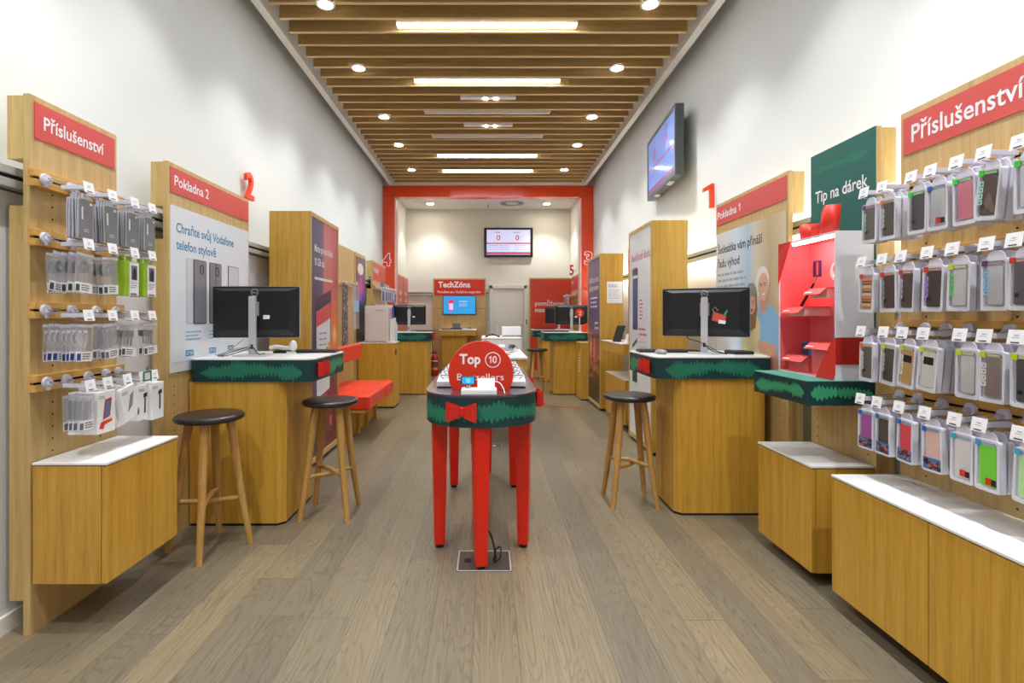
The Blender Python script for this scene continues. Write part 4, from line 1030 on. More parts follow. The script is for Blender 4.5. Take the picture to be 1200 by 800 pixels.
flat('mouth_print', mat('print_mouth', (160, 50, 50), .5), circ(wx + .008, 1.145, .012, 12, .010), -.0086)
for e in (-.02, .024): flat('eye_print', DARKINK, circ(wx + e, 1.205, .007, 8, .004), -.0086)
DZ = .07
for e in (-.014, .034): flat('eye_print', DARKINK, circ(mx + e, 1.382, .007, 8, .003), -.0086)
DZ = .15
flat('cap_print', mat('print_cap', (150, 140, 128), .6), [(wx - .065, 1.245), (wx + .065, 1.235), (wx + .062, 1.29), (wx + .03, 1.325), (wx - .025, 1.33), (wx - .06, 1.30)], -.0084)
DZ = .02
flat('map_print', mat('print_map', (226, 226, 190), .5), [(wx - .10, .905), (wx + .25, .905), (wx + .20, .985), (wx + .03, 1.0), (wx - .06, .97)], -.0090)
flat('yellow_print', mat('print_yellow', (220, 208, 90), .5), [(wx - .09, .905), (wx + .02, .905), (wx + .0, .965), (wx - .06, .985)], -.0096)
peg_holes(t, (-w / 2 + .06, w / 2 - .06), .3, .9)

# ------------------------------------------------------------------ gift panel (right)
y0, y1 = 2.367, 2.841; yc = (y0 + y1) / 2; w = y1 - y0
t = wallroot('R', y0, y1, 'gift_display_board', 'wall panel covered in dark green with white gift lettering, behind the red showcase', 'display panel', xf=1.7945)
panel_body(t, w, ztop=2.133)
P = B('green_cover', GREENB, t, -w / 2, w / 2, -.004, -.0003, 1.20, 2.133)
txt('Tip na dárek', -(2.80 - yc), 1.868, .060, INK, P, y=-.0046, width=.385)
garland(lambda u, v: (-w / 2 + .05 + u, -.0047, 2.035 + v), w - .09, 0, .022, 'garland_print', LEAF, P, 21)
peg_holes(t, (-w / 2 + .05, w / 2 - .05), .6, .82)
# shelf
t = thing('gift_shelf', 'green leafy shelf carrying the red gift showcase', 'shelf', (1.79, yc, 0), radians(-90))
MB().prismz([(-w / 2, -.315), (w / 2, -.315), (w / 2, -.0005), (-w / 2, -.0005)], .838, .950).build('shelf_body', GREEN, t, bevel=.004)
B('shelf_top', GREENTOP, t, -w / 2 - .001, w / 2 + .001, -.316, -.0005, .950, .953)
garland(lambda u, v: (-w / 2 + .02 + u, -.3165, v), w - .04, .893, .032, 'garland_print', LEAF2, t, 31)
garland(lambda u, v: (w / 2 + .0015, -.30 + u, v), .29, .893, .028, 'garland_print', LEAF2, t, 33)
garland(lambda u, v: (-w / 2 - .0015, -.30 + u, v), .29, .893, .028, 'garland_print', LEAF2, t, 34)
# showcase: open box facing the shop
t = thing('gift_showcase', 'white open showcase box with glowing red inside on the green shelf', 'showcase', (1.7895, yc, .9535), radians(-90))
W2 = .231; Dp = .180; Ht = .696; SH = mat('showcase_white', (222, 224, 236), .5); SHR = mat('showcase_red', (243, 108, 112), .5)
B('side_wall', SH, t, -W2, -W2 + .006, -Dp, -.001, .006, Ht - .006); B('side_wall', SH, t, W2 - .006, W2, -Dp, -.001, .006, Ht - .006)
B('top_wall', SH, t, -W2, W2, -Dp, -.001, Ht - .006, Ht); B('bottom_wall', SH, t, -W2, W2, -Dp, -.001, 0, .006); B('back_wall', SH, t, -W2 + .006, W2 - .006, -.006, -.001, .006, Ht - .006)
mb = MB(); mb.box(-W2 + .007, W2 - .007, -.012, -.007, .007, Ht - .007); mb.box(-W2 + .0065, -W2 + .0095, -Dp + .004, -.0125, .007, Ht - .007); mb.box(W2 - .0095, W2 - .0065, -Dp + .004, -.0125, .007, Ht - .007); mb.box(-W2 + .01, W2 - .01, -Dp + .004, -.0125, .0065, .0095); mb.box(-W2 + .01, W2 - .01, -Dp + .004, -.0125, Ht - .0095, Ht - .0065)
mb.build('red_lining', SHR, t)
B('led_tube', LEDB, t, -W2 + .09, W2 - .02, -Dp + .022, -Dp + .032, Ht - .022, Ht - .012)
RL = mat('display_ledge_red', (232, 70, 60), .45)
def ledge(x0, x1, z, zf=.03):
    L_ = MB().box(x0, x1, -Dp + .03, -.0125, z, z + .004).build('ledge', RL, t)
    c_ = .0; V = [(x0 - .005, -Dp - .004, z - .028), (x1 - .005, -Dp - .004, z - .028), (x1, -Dp + .030, z + .003), (x0, -Dp + .030, z + .003)]; V += [(a, b_ + .002, c - .002) for a, b_, c in V]
    MB().add(V, [(0, 1, 2, 3), (7, 6, 5, 4), (1, 0, 4, 5), (2, 1, 5, 6), (3, 2, 6, 7), (0, 3, 7, 4)]).build('ledge_label', SIGNRED, L_)
    mb = MB(); mb.add([(x0 + .01, -Dp - .0025, z - .018), (x0 + .07, -Dp - .0025, z - .018), (x0 + .07, -Dp + .0005, z - .014), (x0 + .01, -Dp + .0005, z - .014)], [(0, 1, 2, 3)]); mb.build('label_lettering', INK, L_)
    MB().box(x0 + .004, x1 - .004, -Dp + .034, -.0125, 0.0095 if z < .2 else z - .045, z - .0005).build('ledge_riser', mat('ledge_white', (240, 200, 200), .4) if z > .2 else SHR, L_)
ledge(-.20, -.05, .345); ledge(-.01, .125, .435); ledge(-.20, -.02, .09); ledge(.0, .20, .165)
MB().tube([(.0, -Dp + .04, .40), (.015, -Dp + .03, .43), (.03, -Dp + .04, .40)], .002).build('wire_stand', CHROME, t)
# gifts in the showcase
def local(px, py, pz):   # showcase-local to world
    return (1.7895 + py, yc - px, .9535 + pz)
g = thing('selfie_stick', 'black selfie stick with phone clamp leaning in the red showcase', 'selfie stick', local(-.12, -.11, .3495), radians(-90))
MB().cyl((-.02, 0, .006), (.07, .01, .12), .008, .006, 12).build('grip', BLACK, g); MB().cyl((.07, .01, .12), (.095, .012, .155), .004, .004, 10).build('rod', CHROME, g)
MB().ringy(rrect(.075, .125, .15, .235, .008), rrect(.083, .117, .16, .225, .004), .0, .014).build('phone_clamp', mat('clamp_blue', (50, 50, 90), .35), g)
g = thing('ring_light', 'white round clip light on the upper red ledge', 'ring light', local(.15, -.11, .4395), radians(-90))
MB().ringy(circ(.0, .075, .048, 28), circ(0, .075, .030, 28), -.01, .01).build('ring', LAMPW, g, bevel=.003); B('clip', LAMPW, g, -.014, .014, -.012, .012, 0, .03, bevel=.003)
g = thing('bluetooth_speaker', 'small dark blue boxed speaker on the lower left red ledge', 'speaker', local(-.06, -.10, .0945), radians(-90))
B('carton', BLUEC, g, -.045, .045, -.03, .03, 0, .07, bevel=.002); B('front_label', mat('navy', (24, 30, 70), .4), g, -.042, .012, -.0315, -.0302, .004, .066)
g = thing('tablet_box', 'flat blue grey box standing on the lower right red ledge', 'box', local(.16, -.10, .1695), radians(-90))
MB().taper((0, -.02, 0), .075, .008, (0.0, .02, .15), .075, .008).build('carton', mat('teal_grey', (70, 110, 140), .35), g, bevel=.001)
# ribbons on the showcase
def ribbon(nm, label, V, Fs, th=.002, loc=(1.7895, yc, .9535)):
    g = thing(nm, label, 'ribbon', loc, radians(-90)); o = MB().add(V, Fs).build('ribbon', REDFAB, g); md = o.modifiers.new('s', 'SOLIDIFY'); md.thickness = th; md.offset = 1; return g
g = thing('corner_ribbon', 'red ribbon band across the upper far corner of the showcase', 'ribbon', (1.7895, yc, .9535), radians(-90), 'ribbons on the gift showcase')
MB().prismy([(-W2 - .001, Ht - .22), (-W2 + .115, Ht), (-W2 + .0, Ht)], -Dp - .0025, -Dp - .0005).build('front_band', REDFAB, g)
MB().prismy([(-W2 - .001, Ht - .22), (-W2 - .001, Ht - .10), (-W2 + .02, Ht - .03), (-W2 + .115, Ht), (-W2 + .06, Ht - .09)], -Dp - .0035, -Dp - .0026).build('fold', mat('ribbon_bright', (226, 44, 30), .45), g)
g = thing('corner_ribbon', 'wide red ribbon wrapping the lower near corner of the showcase', 'ribbon', (1.7895, yc, .9535), radians(-90), 'ribbons on the gift showcase')
MB().prismy([(W2 + .001, .20), (W2 - .04, .16), (W2 - .10, .07), (W2 - .14, .0), (W2 - .02, .0), (W2 + .001, .03)], -Dp - .0025, -Dp - .0005).build('front_band', MATS['ribbon_bright'], g)
MB().add([(W2 + .001, -Dp, .075), (W2 + .001, -.03, .075), (W2 + .001, -.03, .20), (W2 + .001, -Dp, .20)] + [(W2 + .004, -Dp, .075), (W2 + .004, -.03, .075), (W2 + .004, -.03, .20), (W2 + .004, -Dp, .20)],
         [(0, 3, 2, 1), (4, 5, 6, 7), (0, 1, 5, 4), (1, 2, 6, 5), (2, 3, 7, 6), (3, 0, 4, 7)]).build('side_band', mat('ribbon_dark', (168, 26, 18), .5), g)
g = thing('big_bow', 'big red ribbon bow standing on top of the showcase', 'bow', (1.7895 - .10, yc - .0, .9535 + Ht + .0005), radians(-90))
for (xa, r, hgt) in ((-.085, .056, .085), (.065, .055, .145)):
    V = []; n = 14
    for i in range(n + 1):
        a = radians(-200 + 400 * i / n * .8) ; V += [(xa + r * .85 * cos(a), .0 + r * .7 * sin(a), 0.002), (xa + (r * .8) * cos(a) + (.02 if xa > 0 else -.018), r * .7 * sin(a), hgt * (1 if cos(a) > -.2 else .86))]
    o = MB().add(V, [(2 * i, 2 * i + 2, 2 * i + 3, 2 * i + 1) for i in range(n)]).build('loop', MATS['ribbon_bright'], g, smooth=True); o.modifiers.new('s', 'SOLIDIFY').thickness = .003
MB().box(-.035, .03, -.03, .03, 0, .07).build('knot', MATS['ribbon_bright'], g, bevel=.008)

# ------------------------------------------------------------------ poster towers
def tower(side, y0, y1, xf, label, posterm, ztop=2.115):
    s = -1 if side == 'L' else 1; yc = (y0 + y1) / 2; w = y1 - y0
    t = thing('poster_tower', label, 'poster tower', (s * xf, yc, 0), radians(90 if side == 'L' else -90), 'tall oak poster towers')
    B('body', OAKT, t, -w / 2, w / 2, .004, 1.79 - xf, .03, ztop, bevel=.002)
    B('plinth', DARK, t, -w / 2 + .01, w / 2 - .01, .02, 1.79 - xf, 0, .03)
    fr = MB(); f = .022
    fr.ringy([(-w / 2, .03), (w / 2, .03), (w / 2, ztop), (-w / 2, ztop)], [(-w / 2 + f, .03 + f * 2.2), (w / 2 - f, .03 + f * 2.2), (w / 2 - f, ztop - f * 1.6), (-w / 2 + f, ztop - f * 1.6)], -.006, .003)
    fr.build('frame', OAKE, t, bevel=.001)
    p = B('poster', posterm, t, -w / 2 + f, w / 2 - f, -.001, .0035, .03 + f * 2.2, ztop - f * 1.6)
    return t, p, w, yc
nightA = art('curtain_print', [(.0, (66, 60, 92)), (.28, (92, 74, 112)), (.40, (118, 84, 116)), (.46, (206, 116, 124)), (.7, (214, 100, 96)), (1, (180, 70, 84))], .16, scale=(22, .8, 2),
             spots=[(.86, .50, .55, .26, (250, 140, 70), .0), (.86, .50, .12, .05, (255, 230, 160), .1), (.8, .27, .4, .16, (84, 46, 50), .1), (.62, .12, .9, .19, (60, 34, 40), .35)])
t, P, w, yc = tower('L', 4.184, 4.965, 1.454, 'oak tower with purple and red curtain poster of a tablet, left side before the bench', nightA)
f0 = -w / 2 + .022
txt('Máme pro vás dárek', 4.285 - yc, 1.80, .062, INK, P, y=-.0016, width=.50); txt('10 GB dat', 4.285 - yc, 1.685, .062, INK, P, y=-.0016, width=.26)
mb = MB(); lines(mb, 4.29 - yc, 1.565, .50, 1, .03, .022, -.0016, rag=.02); mb.build('small_print', INK, P)
MB().prismy([(4.31 - yc, .75), (4.70 - yc, .80), (4.74 - yc, 1.50), (4.30 - yc, 1.40)], -.002, -.0012).build('tablet_picture', mat('tablet_print', (64, 40, 72), .3), P)
MB().prismy([(4.34 - yc, .55), (4.69 - yc, .60), (4.71 - yc, 1.38), (4.33 - yc, 1.29)], -.0026, -.002).build('screen_picture', POSTW, P)
MB().prismy([(4.332 - yc, 1.16), (4.707 - yc, 1.24), (4.71 - yc, 1.38), (4.33 - yc, 1.29)], -.0032, -.0026).build('header_picture', mat('print_coral', (230, 84, 88), .4), P)
for i, (c, x_, h_) in enumerate((((220, 60, 40), 4.46, .05), ((240, 170, 60), 4.53, .09), ((220, 90, 40), 4.59, .12), ((244, 190, 80), 4.64, .16))):
    B('chart_picture', mat('chart_%d' % i, c, .4), P, x_ - yc, x_ + .05 - yc, -.0034, -.0026, .80, .80 + h_ + .06)
mb = MB(); lines(mb, 4.40 - yc, 1.10, .22, 3, .05, .010, -.0032); mb.build('screen_lettering', GREYINK, P)
MB().prismy([(4.50 - yc, .15), (4.80 - yc, .15), (4.86 - yc, .40), (4.68 - yc, .58), (4.60 - yc, .50), (4.58 - yc, .35)], -.0026, -.0012).build('hand_picture', mat('hand_print', (120, 62, 60), .5), P)
MB().prismy(circ(4.72 - yc, .30, .035, 16, .055), -.0032, -.0026).build('logo_picture', mat('print_coral', (230, 84, 88), .4), P)

whiteP = art('white_phone_poster', [(0, (232, 234, 238)), (.1, (236, 238, 242)), (1, (240, 242, 246))], .02)
t, P, w, yc = tower('R', 4.588, 5.325, 1.468, 'oak tower with white phone poster and pink writing, right side before the counter', whiteP)
X = lambda d: -(d - yc)
txt('Neuvěřitelně dlouhá', X(5.24), 1.80, .078, PINKINK, P, y=-.0016, width=.60, bold=0); txt('výdrž', X(5.24), 1.67, .078, PINKINK, P, y=-.0016, width=.17, bold=0)
def pphone(P, x, z0, z1, wd, front=True):
    MB().prismy(rrect(x, x + wd, z0, z1, .018), -.002, -.0012).build('phone_picture_edge', mat('print_phone_dark', (44, 48, 66), .3), P)
    MB().prismy(rrect(x + .008, x + wd - .008, z0 + .04, z1 - .11, .004), -.0026, -.002).build('phone_picture', mat('print_phone_blue', (52, 82, 140), .3), P)
    MB().prismy(rrect(x + .008, x + wd - .008, z1 - .10, z1 - .07, .004), -.0026, -.002).build('phone_picture_band', INK, P)
pphone(P, X(5.19), 1.12, 1.73, .17)
MB().prismy([(X(5.20), .60), (X(5.04), .60), (X(5.04), 1.04), (X(5.20), .97)], -.002, -.0012).build('phone_picture_edge', MATS['print_phone_dark'], P)
MB().prismy([(X(5.20), .93), (X(5.04), 1.0), (X(5.04), .90), (X(5.18), .86)], -.0026, -.002).build('phone_picture_band', INK, P)
MB().prismy(rrect(X(5.02), X(4.90), .16, .46, .01), -.002, -.0012).build('phone_picture_edge', MATS['print_phone_dark'], P)
mb = MB(); rnd = random.Random(2); lines(mb, X(4.96), 1.40, .10, 6, .035, .014, -.0016, rnd=rnd); lines(mb, X(4.98), 1.12, .26, 2, .05, .02, -.0016, rnd=rnd); mb.build('pink_print', PINKINK, P)
mb = MB(); lines(mb, X(4.98), 1.00, .30, 4, .045, .014, -.0016, rnd=rnd); lines(mb, X(4.86), .40, .2, 4, .05, .02, -.0016, rnd=rnd); mb.build('grey_print', PHL, P)
mb = MB()
for i in range(5): mb.add([(X(5.28) + i * .03, -.0014, 1.30), (X(5.28) + i * .03 + .003, -.0014, 1.30), (X(5.2) + i * .045, -.0014, 2.02), (X(5.2) + i * .045 - .003, -.0014, 2.02)], [(0, 1, 2, 3)])
mb.build('thin_rays_print', PHL, P)

nightB = art('city_print', [(.0, (36, 24, 36)), (.2, (60, 34, 46)), (.3, (214, 130, 80)), (.36, (80, 44, 60)), (.43, (196, 110, 90)), (.5, (96, 56, 96)), (.64, (78, 62, 124)), (1, (120, 74, 120))], .75, vec=(0, 0, 1), scale=(8, 16, 3),
             spots=[(.22, .38, .12, .12, (250, 190, 110), .1), (.5, .3, .1, .06, (220, 90, 120), .1)])
t, P, w, yc = tower('R', 6.78, 7.60, 1.486, 'farther oak tower with purple city poster and a paper notice, right side', nightB, ztop=2.09)
X = lambda d: -(d - yc)
txt('Buďte s námi', X(7.50), 1.73, .075, INK, P, y=-.0016, width=.62); txt('připraveni', X(7.50), 1.62, .075, INK, P, y=-.0016, width=.60)
mb = MB(); rnd = random.Random(3); lines(mb, X(7.42), 1.50, .50, 3, .06, .022, -.0016, rnd=rnd); lines(mb, X(7.12), 1.15, .26, 2, .07, .03, -.0016, rnd=rnd); mb.build('small_print', INK, P)
MB().prismy(rrect(X(7.2), X(7.08), .72, .95, .02), -.0022, -.0014).build('pink_phone_picture', mat('print_pinkphone', (224, 110, 150), .4), P)
# paper notice on its near side
t = thing('paper_notice', 'white paper notice taped to the side of the far right tower', 'notice', (1.675, 6.7795, 1.43))
B('sheet', TAGW, t, -.103, .103, -.001, 0, 0, .285); mb = MB(); rnd = random.Random(6); lines(mb, -.08, .235, .14, 2, .022, .008, -.0016, rnd=rnd); lines(mb, -.08, .17, .16, 5, .026, .004, -.0016, rnd=rnd); mb.build('print', GREYINK, t)

# ------------------------------------------------------------------ right wall TV
t = thing('wall_television', 'big grey-framed television on the right wall showing blue queue screen', 'television', (1.884, 5.586, 2.99))
ang = math.atan2(.07, .92)
t.rotation_euler = (0, 0, radians(-90) - ang * 1.0)
W, Hh = 1.165, .70
MB().box(-W / 2, W / 2, 0, .075, -Hh / 2, Hh / 2).build('housing', mat('tv_grey', (84, 90, 92), .4), t, bevel=.004)
fr = MB(); fr.ringy([(-W / 2, -Hh / 2), (W / 2, -Hh / 2), (W / 2, Hh / 2), (-W / 2, Hh / 2)], [(-W / 2 + .04, -Hh / 2 + .048), (W / 2 - .04, -Hh / 2 + .048), (W / 2 - .04, Hh / 2 - .04), (-W / 2 + .04, Hh / 2 - .04)], -.012, .0)
fr.build('bezel', mat('tv_bezel', (96, 102, 104), .35), t, bevel=.003)
def queue_screen(t, x0, x1, z0, z1, y, base, ink, bandm, k=1):
    sc = B('screen', base, t, x0, x1, y, y + .003, z0, z1); w, h = x1 - x0, z1 - z0
    for cx in (.27, .70): txt('0', x0 + w * cx, z0 + h * .58, h * .20, bandm if ink is None else ink, sc, y=y - .001, align='C', width=w * .085)
    B('red_band', bandm, sc, x0, x1, y - .0012, y - .0004, z0 + h * .43, z0 + h * .48); B('red_band', bandm, sc, x0, x1, y - .0012, y - .0004, z0 + h * .02, z0 + h * .10)
    mb = MB(); rnd = random.Random(5)
    for c in (.03, .29, .66): lines(mb, x0 + w * c, z0 + h * .36, w * .24, 3, h * .08, h * .012, y - .001, rnd=rnd, rag=.1)
    for c in (.2, .62): lines(mb, x0 + w * c, z0 + h * .88, w * .16, 1, h * .08, h * .03, y - .001, rnd=rnd)
    for c in (.26, .64): mb.box(x0 + w * c, x0 + w * c + .002, y - .0012, y - .0004, z0 + h * .12, z0 + h * .42)
    mb.build('screen_print', SCRINK, sc)
queue_screen(t, -W / 2 + .04, W / 2 - .04, -Hh / 2 + .048, Hh / 2 - .04, -.004, SCRLILAC, SCRRED, SCRPINK)
B('wall_bracket', BLACK, t, -.25, .25, .075, .125, -.10, .12); mb = MB(); mb.box(-.30, -.22, .0, .05, -Hh / 2 - .014, -Hh / 2); mb.box(.22, .34, .0, .05, -Hh / 2 - .014, -Hh / 2); mb.build('sensor', LAMPW, t, bevel=.003)
# back wall TV
t = thing('wall_television', 'black television high on the back wall showing white queue screen with two zeros', 'television', (.475, 11.93, 2.98))
W, Hh = 1.135, .68
B('housing', BLACK, t, -W / 2, W / 2, 0, .045, -Hh / 2, Hh / 2, bevel=.004); B('wall_bracket', BLACK, t, -.2, .2, .045, .07, -.15, .15)
fr = MB(); fr.ringy([(-W / 2, -Hh / 2), (W / 2, -Hh / 2), (W / 2, Hh / 2), (-W / 2, Hh / 2)], [(-W / 2 + .06, -Hh / 2 + .055), (W / 2 - .06, -Hh / 2 + .055), (W / 2 - .06, Hh / 2 - .045), (-W / 2 + .06, Hh / 2 - .045)], -.015, 0); fr.build('bezel', BLACK, t, bevel=.003)
queue_screen(t, -W / 2 + .06, W / 2 - .06, -Hh / 2 + .055, Hh / 2 - .045, -.006, SCRWHITE, SCRRED, SCRRED)

# ------------------------------------------------------------------ left: panel with packages behind the tower, bench, machine
y0, y1 = 5.05, 6.85; yc = (y0 + y1) / 2; w = y1 - y0
t = wallroot('L', y0, y1, 'accessory_display_panel', 'plain oak wall panel with a few clear packages behind the red bench', 'display panel')
panel_body(t, w, m=OAKP); hook_bar(t, -.15, w / 2, 1.665); slot_line(t, -.15, w / 2, 1.665)
XPH = X = lambda d: d - yc
hook(t, 6.36 - yc, 1.665, 1.655, L=.17); hook(t, 6.02 - yc, 1.665, 1.655, L=.12, tagged=False)
def clear_pack():
    t = thing('clear_package', '', 'package'); MB().prismy(rrect(-.14, .14, -.55, -.02, .01), 0, .02).build('blister', BAG, t); B('insert', mat('pale_blue_card', (150, 190, 230), .4), t, -.12, .12, -.002, -.0005, -.34, -.20); return t
o = place('clearpk', clear_pack, 'L', -1.635, 6.36, 1.65, 0, 'clear blister package with a pale blue insert above the bench', 'packages above the bench')
def strap_pack():
    t = thing('strap_package', '', 'package'); rnd = random.Random(8); MB().prismy(rrect(-.11, .11, -.92, -.02, .01), 0, .006).build('hanging_sheet', mat('dark_patterned', (92, 88, 92), .5), t)
    mb = MB()
    for i in range(60):
        x = rnd.uniform(-.1, .08); z = rnd.uniform(-.9, -.05); mb.box(x, x + rnd.uniform(.01, .03), -.001, -.0002, z, z + rnd.uniform(.01, .03))
    mb.build('pattern', mat('pale_pattern', (190, 186, 190), .5), t); return t
o = place('strappk', strap_pack, 'L', -1.68, 6.02, 1.65, 0, 'long dark patterned hanging package beside the curtain poster tower', 'packages above the bench')
del o['group']
bpy_o = _pk['clearpk']; del bpy_o['group']
# slim poster panel
y0, y1 = 6.93, 7.49; yc = (y0 + y1) / 2; w = y1 - y0
t = wallroot('L', y0, y1, 'poster_board', 'slim oak panel with a dark purple concert poster above the silver machine', 'display panel')
panel_body(t, w, ztop=2.128, m=OAKE)
pp = art('purple_glow_print', [(.0, (20, 16, 24)), (.46, (26, 20, 40)), (.52, (64, 60, 150)), (.66, (120, 60, 120)), (1, (96, 70, 96))], .12, vec=(0, 0, 1), scale=(4, 5, 2),
         spots=[(.45, .64, .36, .12, (220, 70, 150), .2), (.45, .86, .34, .075, (236, 222, 200), .85)])
P = B('poster', pp, t, -w / 2 + .025, w / 2 - .02, -.005, -.0003, .90, 2.08)
MB().ringy(circ(-.02, 1.63, .075, 24, .17), circ(-.02, 1.63, .055, 24, .14), -.0058, -.0051).build('glow_loop_print', mat('print_magenta', (226, 90, 170), .4), P)
# bench
t = thing('red_bench', 'red padded bench on oak supports against the left wall panel', 'bench', (-1.45, 5.69, 0))
bx0, bx1 = -1.79 + 1.45, -1.17 + 1.45
for a, b_ in ((5.05, 5.865), (5.875, 6.33)):
    MB().box(bx0 + .02, bx1, a - 5.69, b_ - 5.69, .325, .468).build('seat_cushion', SEATRED, t, bevel=.022, seg=4)
B('seat_board', OAKC, t, bx0 + .03, bx1 - .04, 5.06 - 5.69, 6.32 - 5.69, .300, .325)
for i, a in enumerate((5.08, 5.45, 5.85, 6.28)):
    B('support_panel', OAKC, t, bx0 + .03, bx1 - .20, a - 5.69, a + .03 - 5.69, 0, .300, bevel=.001)
B('support_panel', OAKC, t, bx0 + .03, bx1 - .235, 5.11 - 5.69, 6.28 - 5.69, .02, .26)
MB().box(-1.66 + 1.45, -1.585 + 1.45, 5.08 - 5.69, 6.42 - 5.69, .735, .92).build('backrest', SEATRED, t, bevel=.02, seg=4)
for a in (5.3, 6.2): B('backrest_bracket', GREYP, t, -1.789 + 1.45, -1.655 + 1.45, a - 5.69, a + .04 - 5.69, .80, .86)
# machine cabinet
t = thing('machine_cabinet', 'oak base cabinet with white top carrying the silver machine, beyond the bench', 'cabinet', (-1.53, 7.2, 0))
B('body', OAKC, t, -.25, .245, -.2, .2, .02, .885, bevel=.002); B('top', WHITE, t, -.255, .25, -.205, .205, .885, .90, bevel=.002); B('plinth', DARK, t, -.24, .235, -.19, .19, 0, .02)
B('handle_slot', DARK, t, .2452, .2462, -.12, -.02, .72, .80)
t = thing('silver_machine', 'silver boxy vending machine on the oak cabinet in front of the number 4', 'machine', (-1.53, 7.18, .90))
MG = mat('machine_grey', (222, 217, 214), .35, .0)
B('housing', MG, t, -.165, .16, -.15, .15, .012, .50, bevel=.006); B('door_panel', MG, t, -.155, .15, -.156, -.150, .03, .43, bevel=.002); B('handle', SILV, t, -.02, .10, -.162, -.1505, .438, .447)
for sx in (-.14, .13): MB().cyl((sx, -.12, 0), (sx, -.12, .013), .012).build('foot', BLACK, t)
B('badge', INK, t, -.145, -.09, -.1575, -.1562, .40, .412)
t = thing('water_bottle', 'pale blue plastic bottle hanging beside the silver machine', 'bottle', (-1.325, 7.28, .9005))
MB().lathe([(.03, 0), (.036, .02), (.036, .22), (.028, .26), (.014, .29), (.014, .32)], n=20).build('bottle_body', mat('bottle_blue', (196, 214, 226), .2), t, smooth=True)
MB().lathe([(.016, .318), (.016, .335)], n=16).build('cap', SILV, t)
t = thing('leaflet_holder', 'white leaflet holder with red and blue leaflets beside the machine', 'leaflet holder', (-1.33, 7.12, .9005))
B('holder', LAMPW, t, -.03, .03, -.03, .03, 0, .34, bevel=.004); B('leaflet', BLUEC, t, .0, .028, -.034, -.031, .33, .48); B('leaflet', mat('leaflet_pink', (220, 130, 150), .5), t, -.028, .0, -.034, -.031, .32, .46)
t = thing('paper_tray', 'small white tray at the edge of the machine cabinet', 'tray', (-1.345, 7.05, .9005)); B('tray', LAMPW, t, -.05, .05, -.035, .035, 0, .02, bevel=.004)
# far left accessory panel with red header
def far_panel(side, y0, y1, label, xf=1.7945, header='Mobily', ztop=2.125, packs=True, m=OAKP):
    yc = (y0 + y1) / 2; w = y1 - y0
    t = wallroot(side, y0, y1, 'accessory_display_panel', label, 'display panel', xf=xf)
    panel_body(t, w, ztop=ztop, m=m)
    h = B('header_sign', SIGNRED, t, -w / 2 + .018, w / 2 - .018, -.004, -.0003, ztop - .30, ztop - .03)
    txt(header, -w / 2 + .05, ztop - .17, .08, INK, h, y=-.0048, width=w * .36)
    return t, yc, w
t, yc, w = far_panel('L', 7.95, 8.95, 'far oak panel with red header and hanging packages above the back left counter')
def far_pack(col, band):
    def mk():
        t = thing('hanging_package', '', 'package')
        MB().prismy(rrect(-.045, .045, -.20, -.02, .006), 0, .012).build('blister', CARTB, t)
        B('insert', mat('farpk_%d_%d_%d' % col, col, .4), t, -.036, .036, -.003, -.0005, -.185, -.05); B('band', mat('farpk_%d_%d_%d' % band, band, .4), t, -.036, .036, -.0045, -.0032, -.185, -.15)
        return t
    return mk
cols = [((90, 90, 100), (60, 70, 150)), ((226, 80, 40), (90, 80, 160)), ((110, 100, 110), (70, 110, 200)), ((190, 200, 220), (40, 110, 210)), ((60, 60, 70), (180, 60, 60))]
for r, (zz, tg) in enumerate(((1.71, 'upper'), (1.43, 'lower'))):
    hook_bar(t, -w / 2, w / 2, zz)
    for i in range(6):
        d = 8.05 + i * .155; hook(t, d - yc, zz, zz - .01, L=.20)
        c = cols[(i * 2 + r) % 5]
        for q in range(2):
            o = place('far%d' % ((i * 2 + r) % 5), far_pack(*c), 'L', -1.60 - .05 * q, d, zz - .02, random.Random(i).uniform(-4, 4), '%s small package on the %s hook of the %s row, far left panel' % ('front' if q == 0 else 'back', ['first', 'second', 'third', 'fourth', 'fifth', 'sixth'][i], tg), 'packages on the far left panel')
# poster on that panel
MB().box(.10, .30, -.006, -.0004, 1.72, 1.83).build('blue_notice', BLUEC, t)

# back room side panels
for i, (a, b_) in enumerate(((10.45, 11.1), (11.2, 11.85))):
    yc = (a + b_) / 2; w = b_ - a
    t = wallroot('L', a, b_, 'info_panel', ('nearer' if i == 0 else 'farther') + ' tall pale red information panel on the back room left wall', 'display panel', 'tall red information panels', xf=1.85)
    B('board', OAKE, t, -w / 2, w / 2, 0, .069, 0, 2.13); P = B('red_sheet', mat('pale_red_sheet', (220, 110, 104), .45), t, -w / 2 + .02, w / 2 - .02, -.003, -.0003, .3, 2.10)
    txt(['Volejte', 'Internet'][i], 0, 1.72, .09, INK, P, y=-.0036, width=.32, align='C'); txt(['s námi', 'doma'][i], 0, 1.58, .09, INK, P, y=-.0036, width=.28, align='C')
    mb = MB(); lines(mb, -.14, 1.42, .26, 3, .07, .02, -.0036); mb.build('small_print', INK, P)
# back right accessory panel
t, yc, w = far_panel('R', 10.5, 11.3, 'far oak panel with red header and packages on the back room right wall', xf=1.84, header='Kryty')
for r, zz in enumerate((1.70, 1.40)):
    hook_bar(t, -w / 2, w / 2, zz)
    for i in range(4):
        d = 10.6 + i * .18; hook(t, -(d - yc), zz, zz - .01, L=.20)
        c = [((236, 140, 40), (220, 90, 30)), ((226, 80, 40), (90, 80, 160)), ((60, 60, 70), (180, 60, 60))][(i + r) % 3]
        place('farr%d' % ((i + r) % 3), far_pack(*c), 'R', 1.66, d, zz - .02, 0, 'small package on the %s hook of the %s row, back room right panel' % (ORD[i], ('upper', 'lower')[r]), 'packages on the back room right panel')
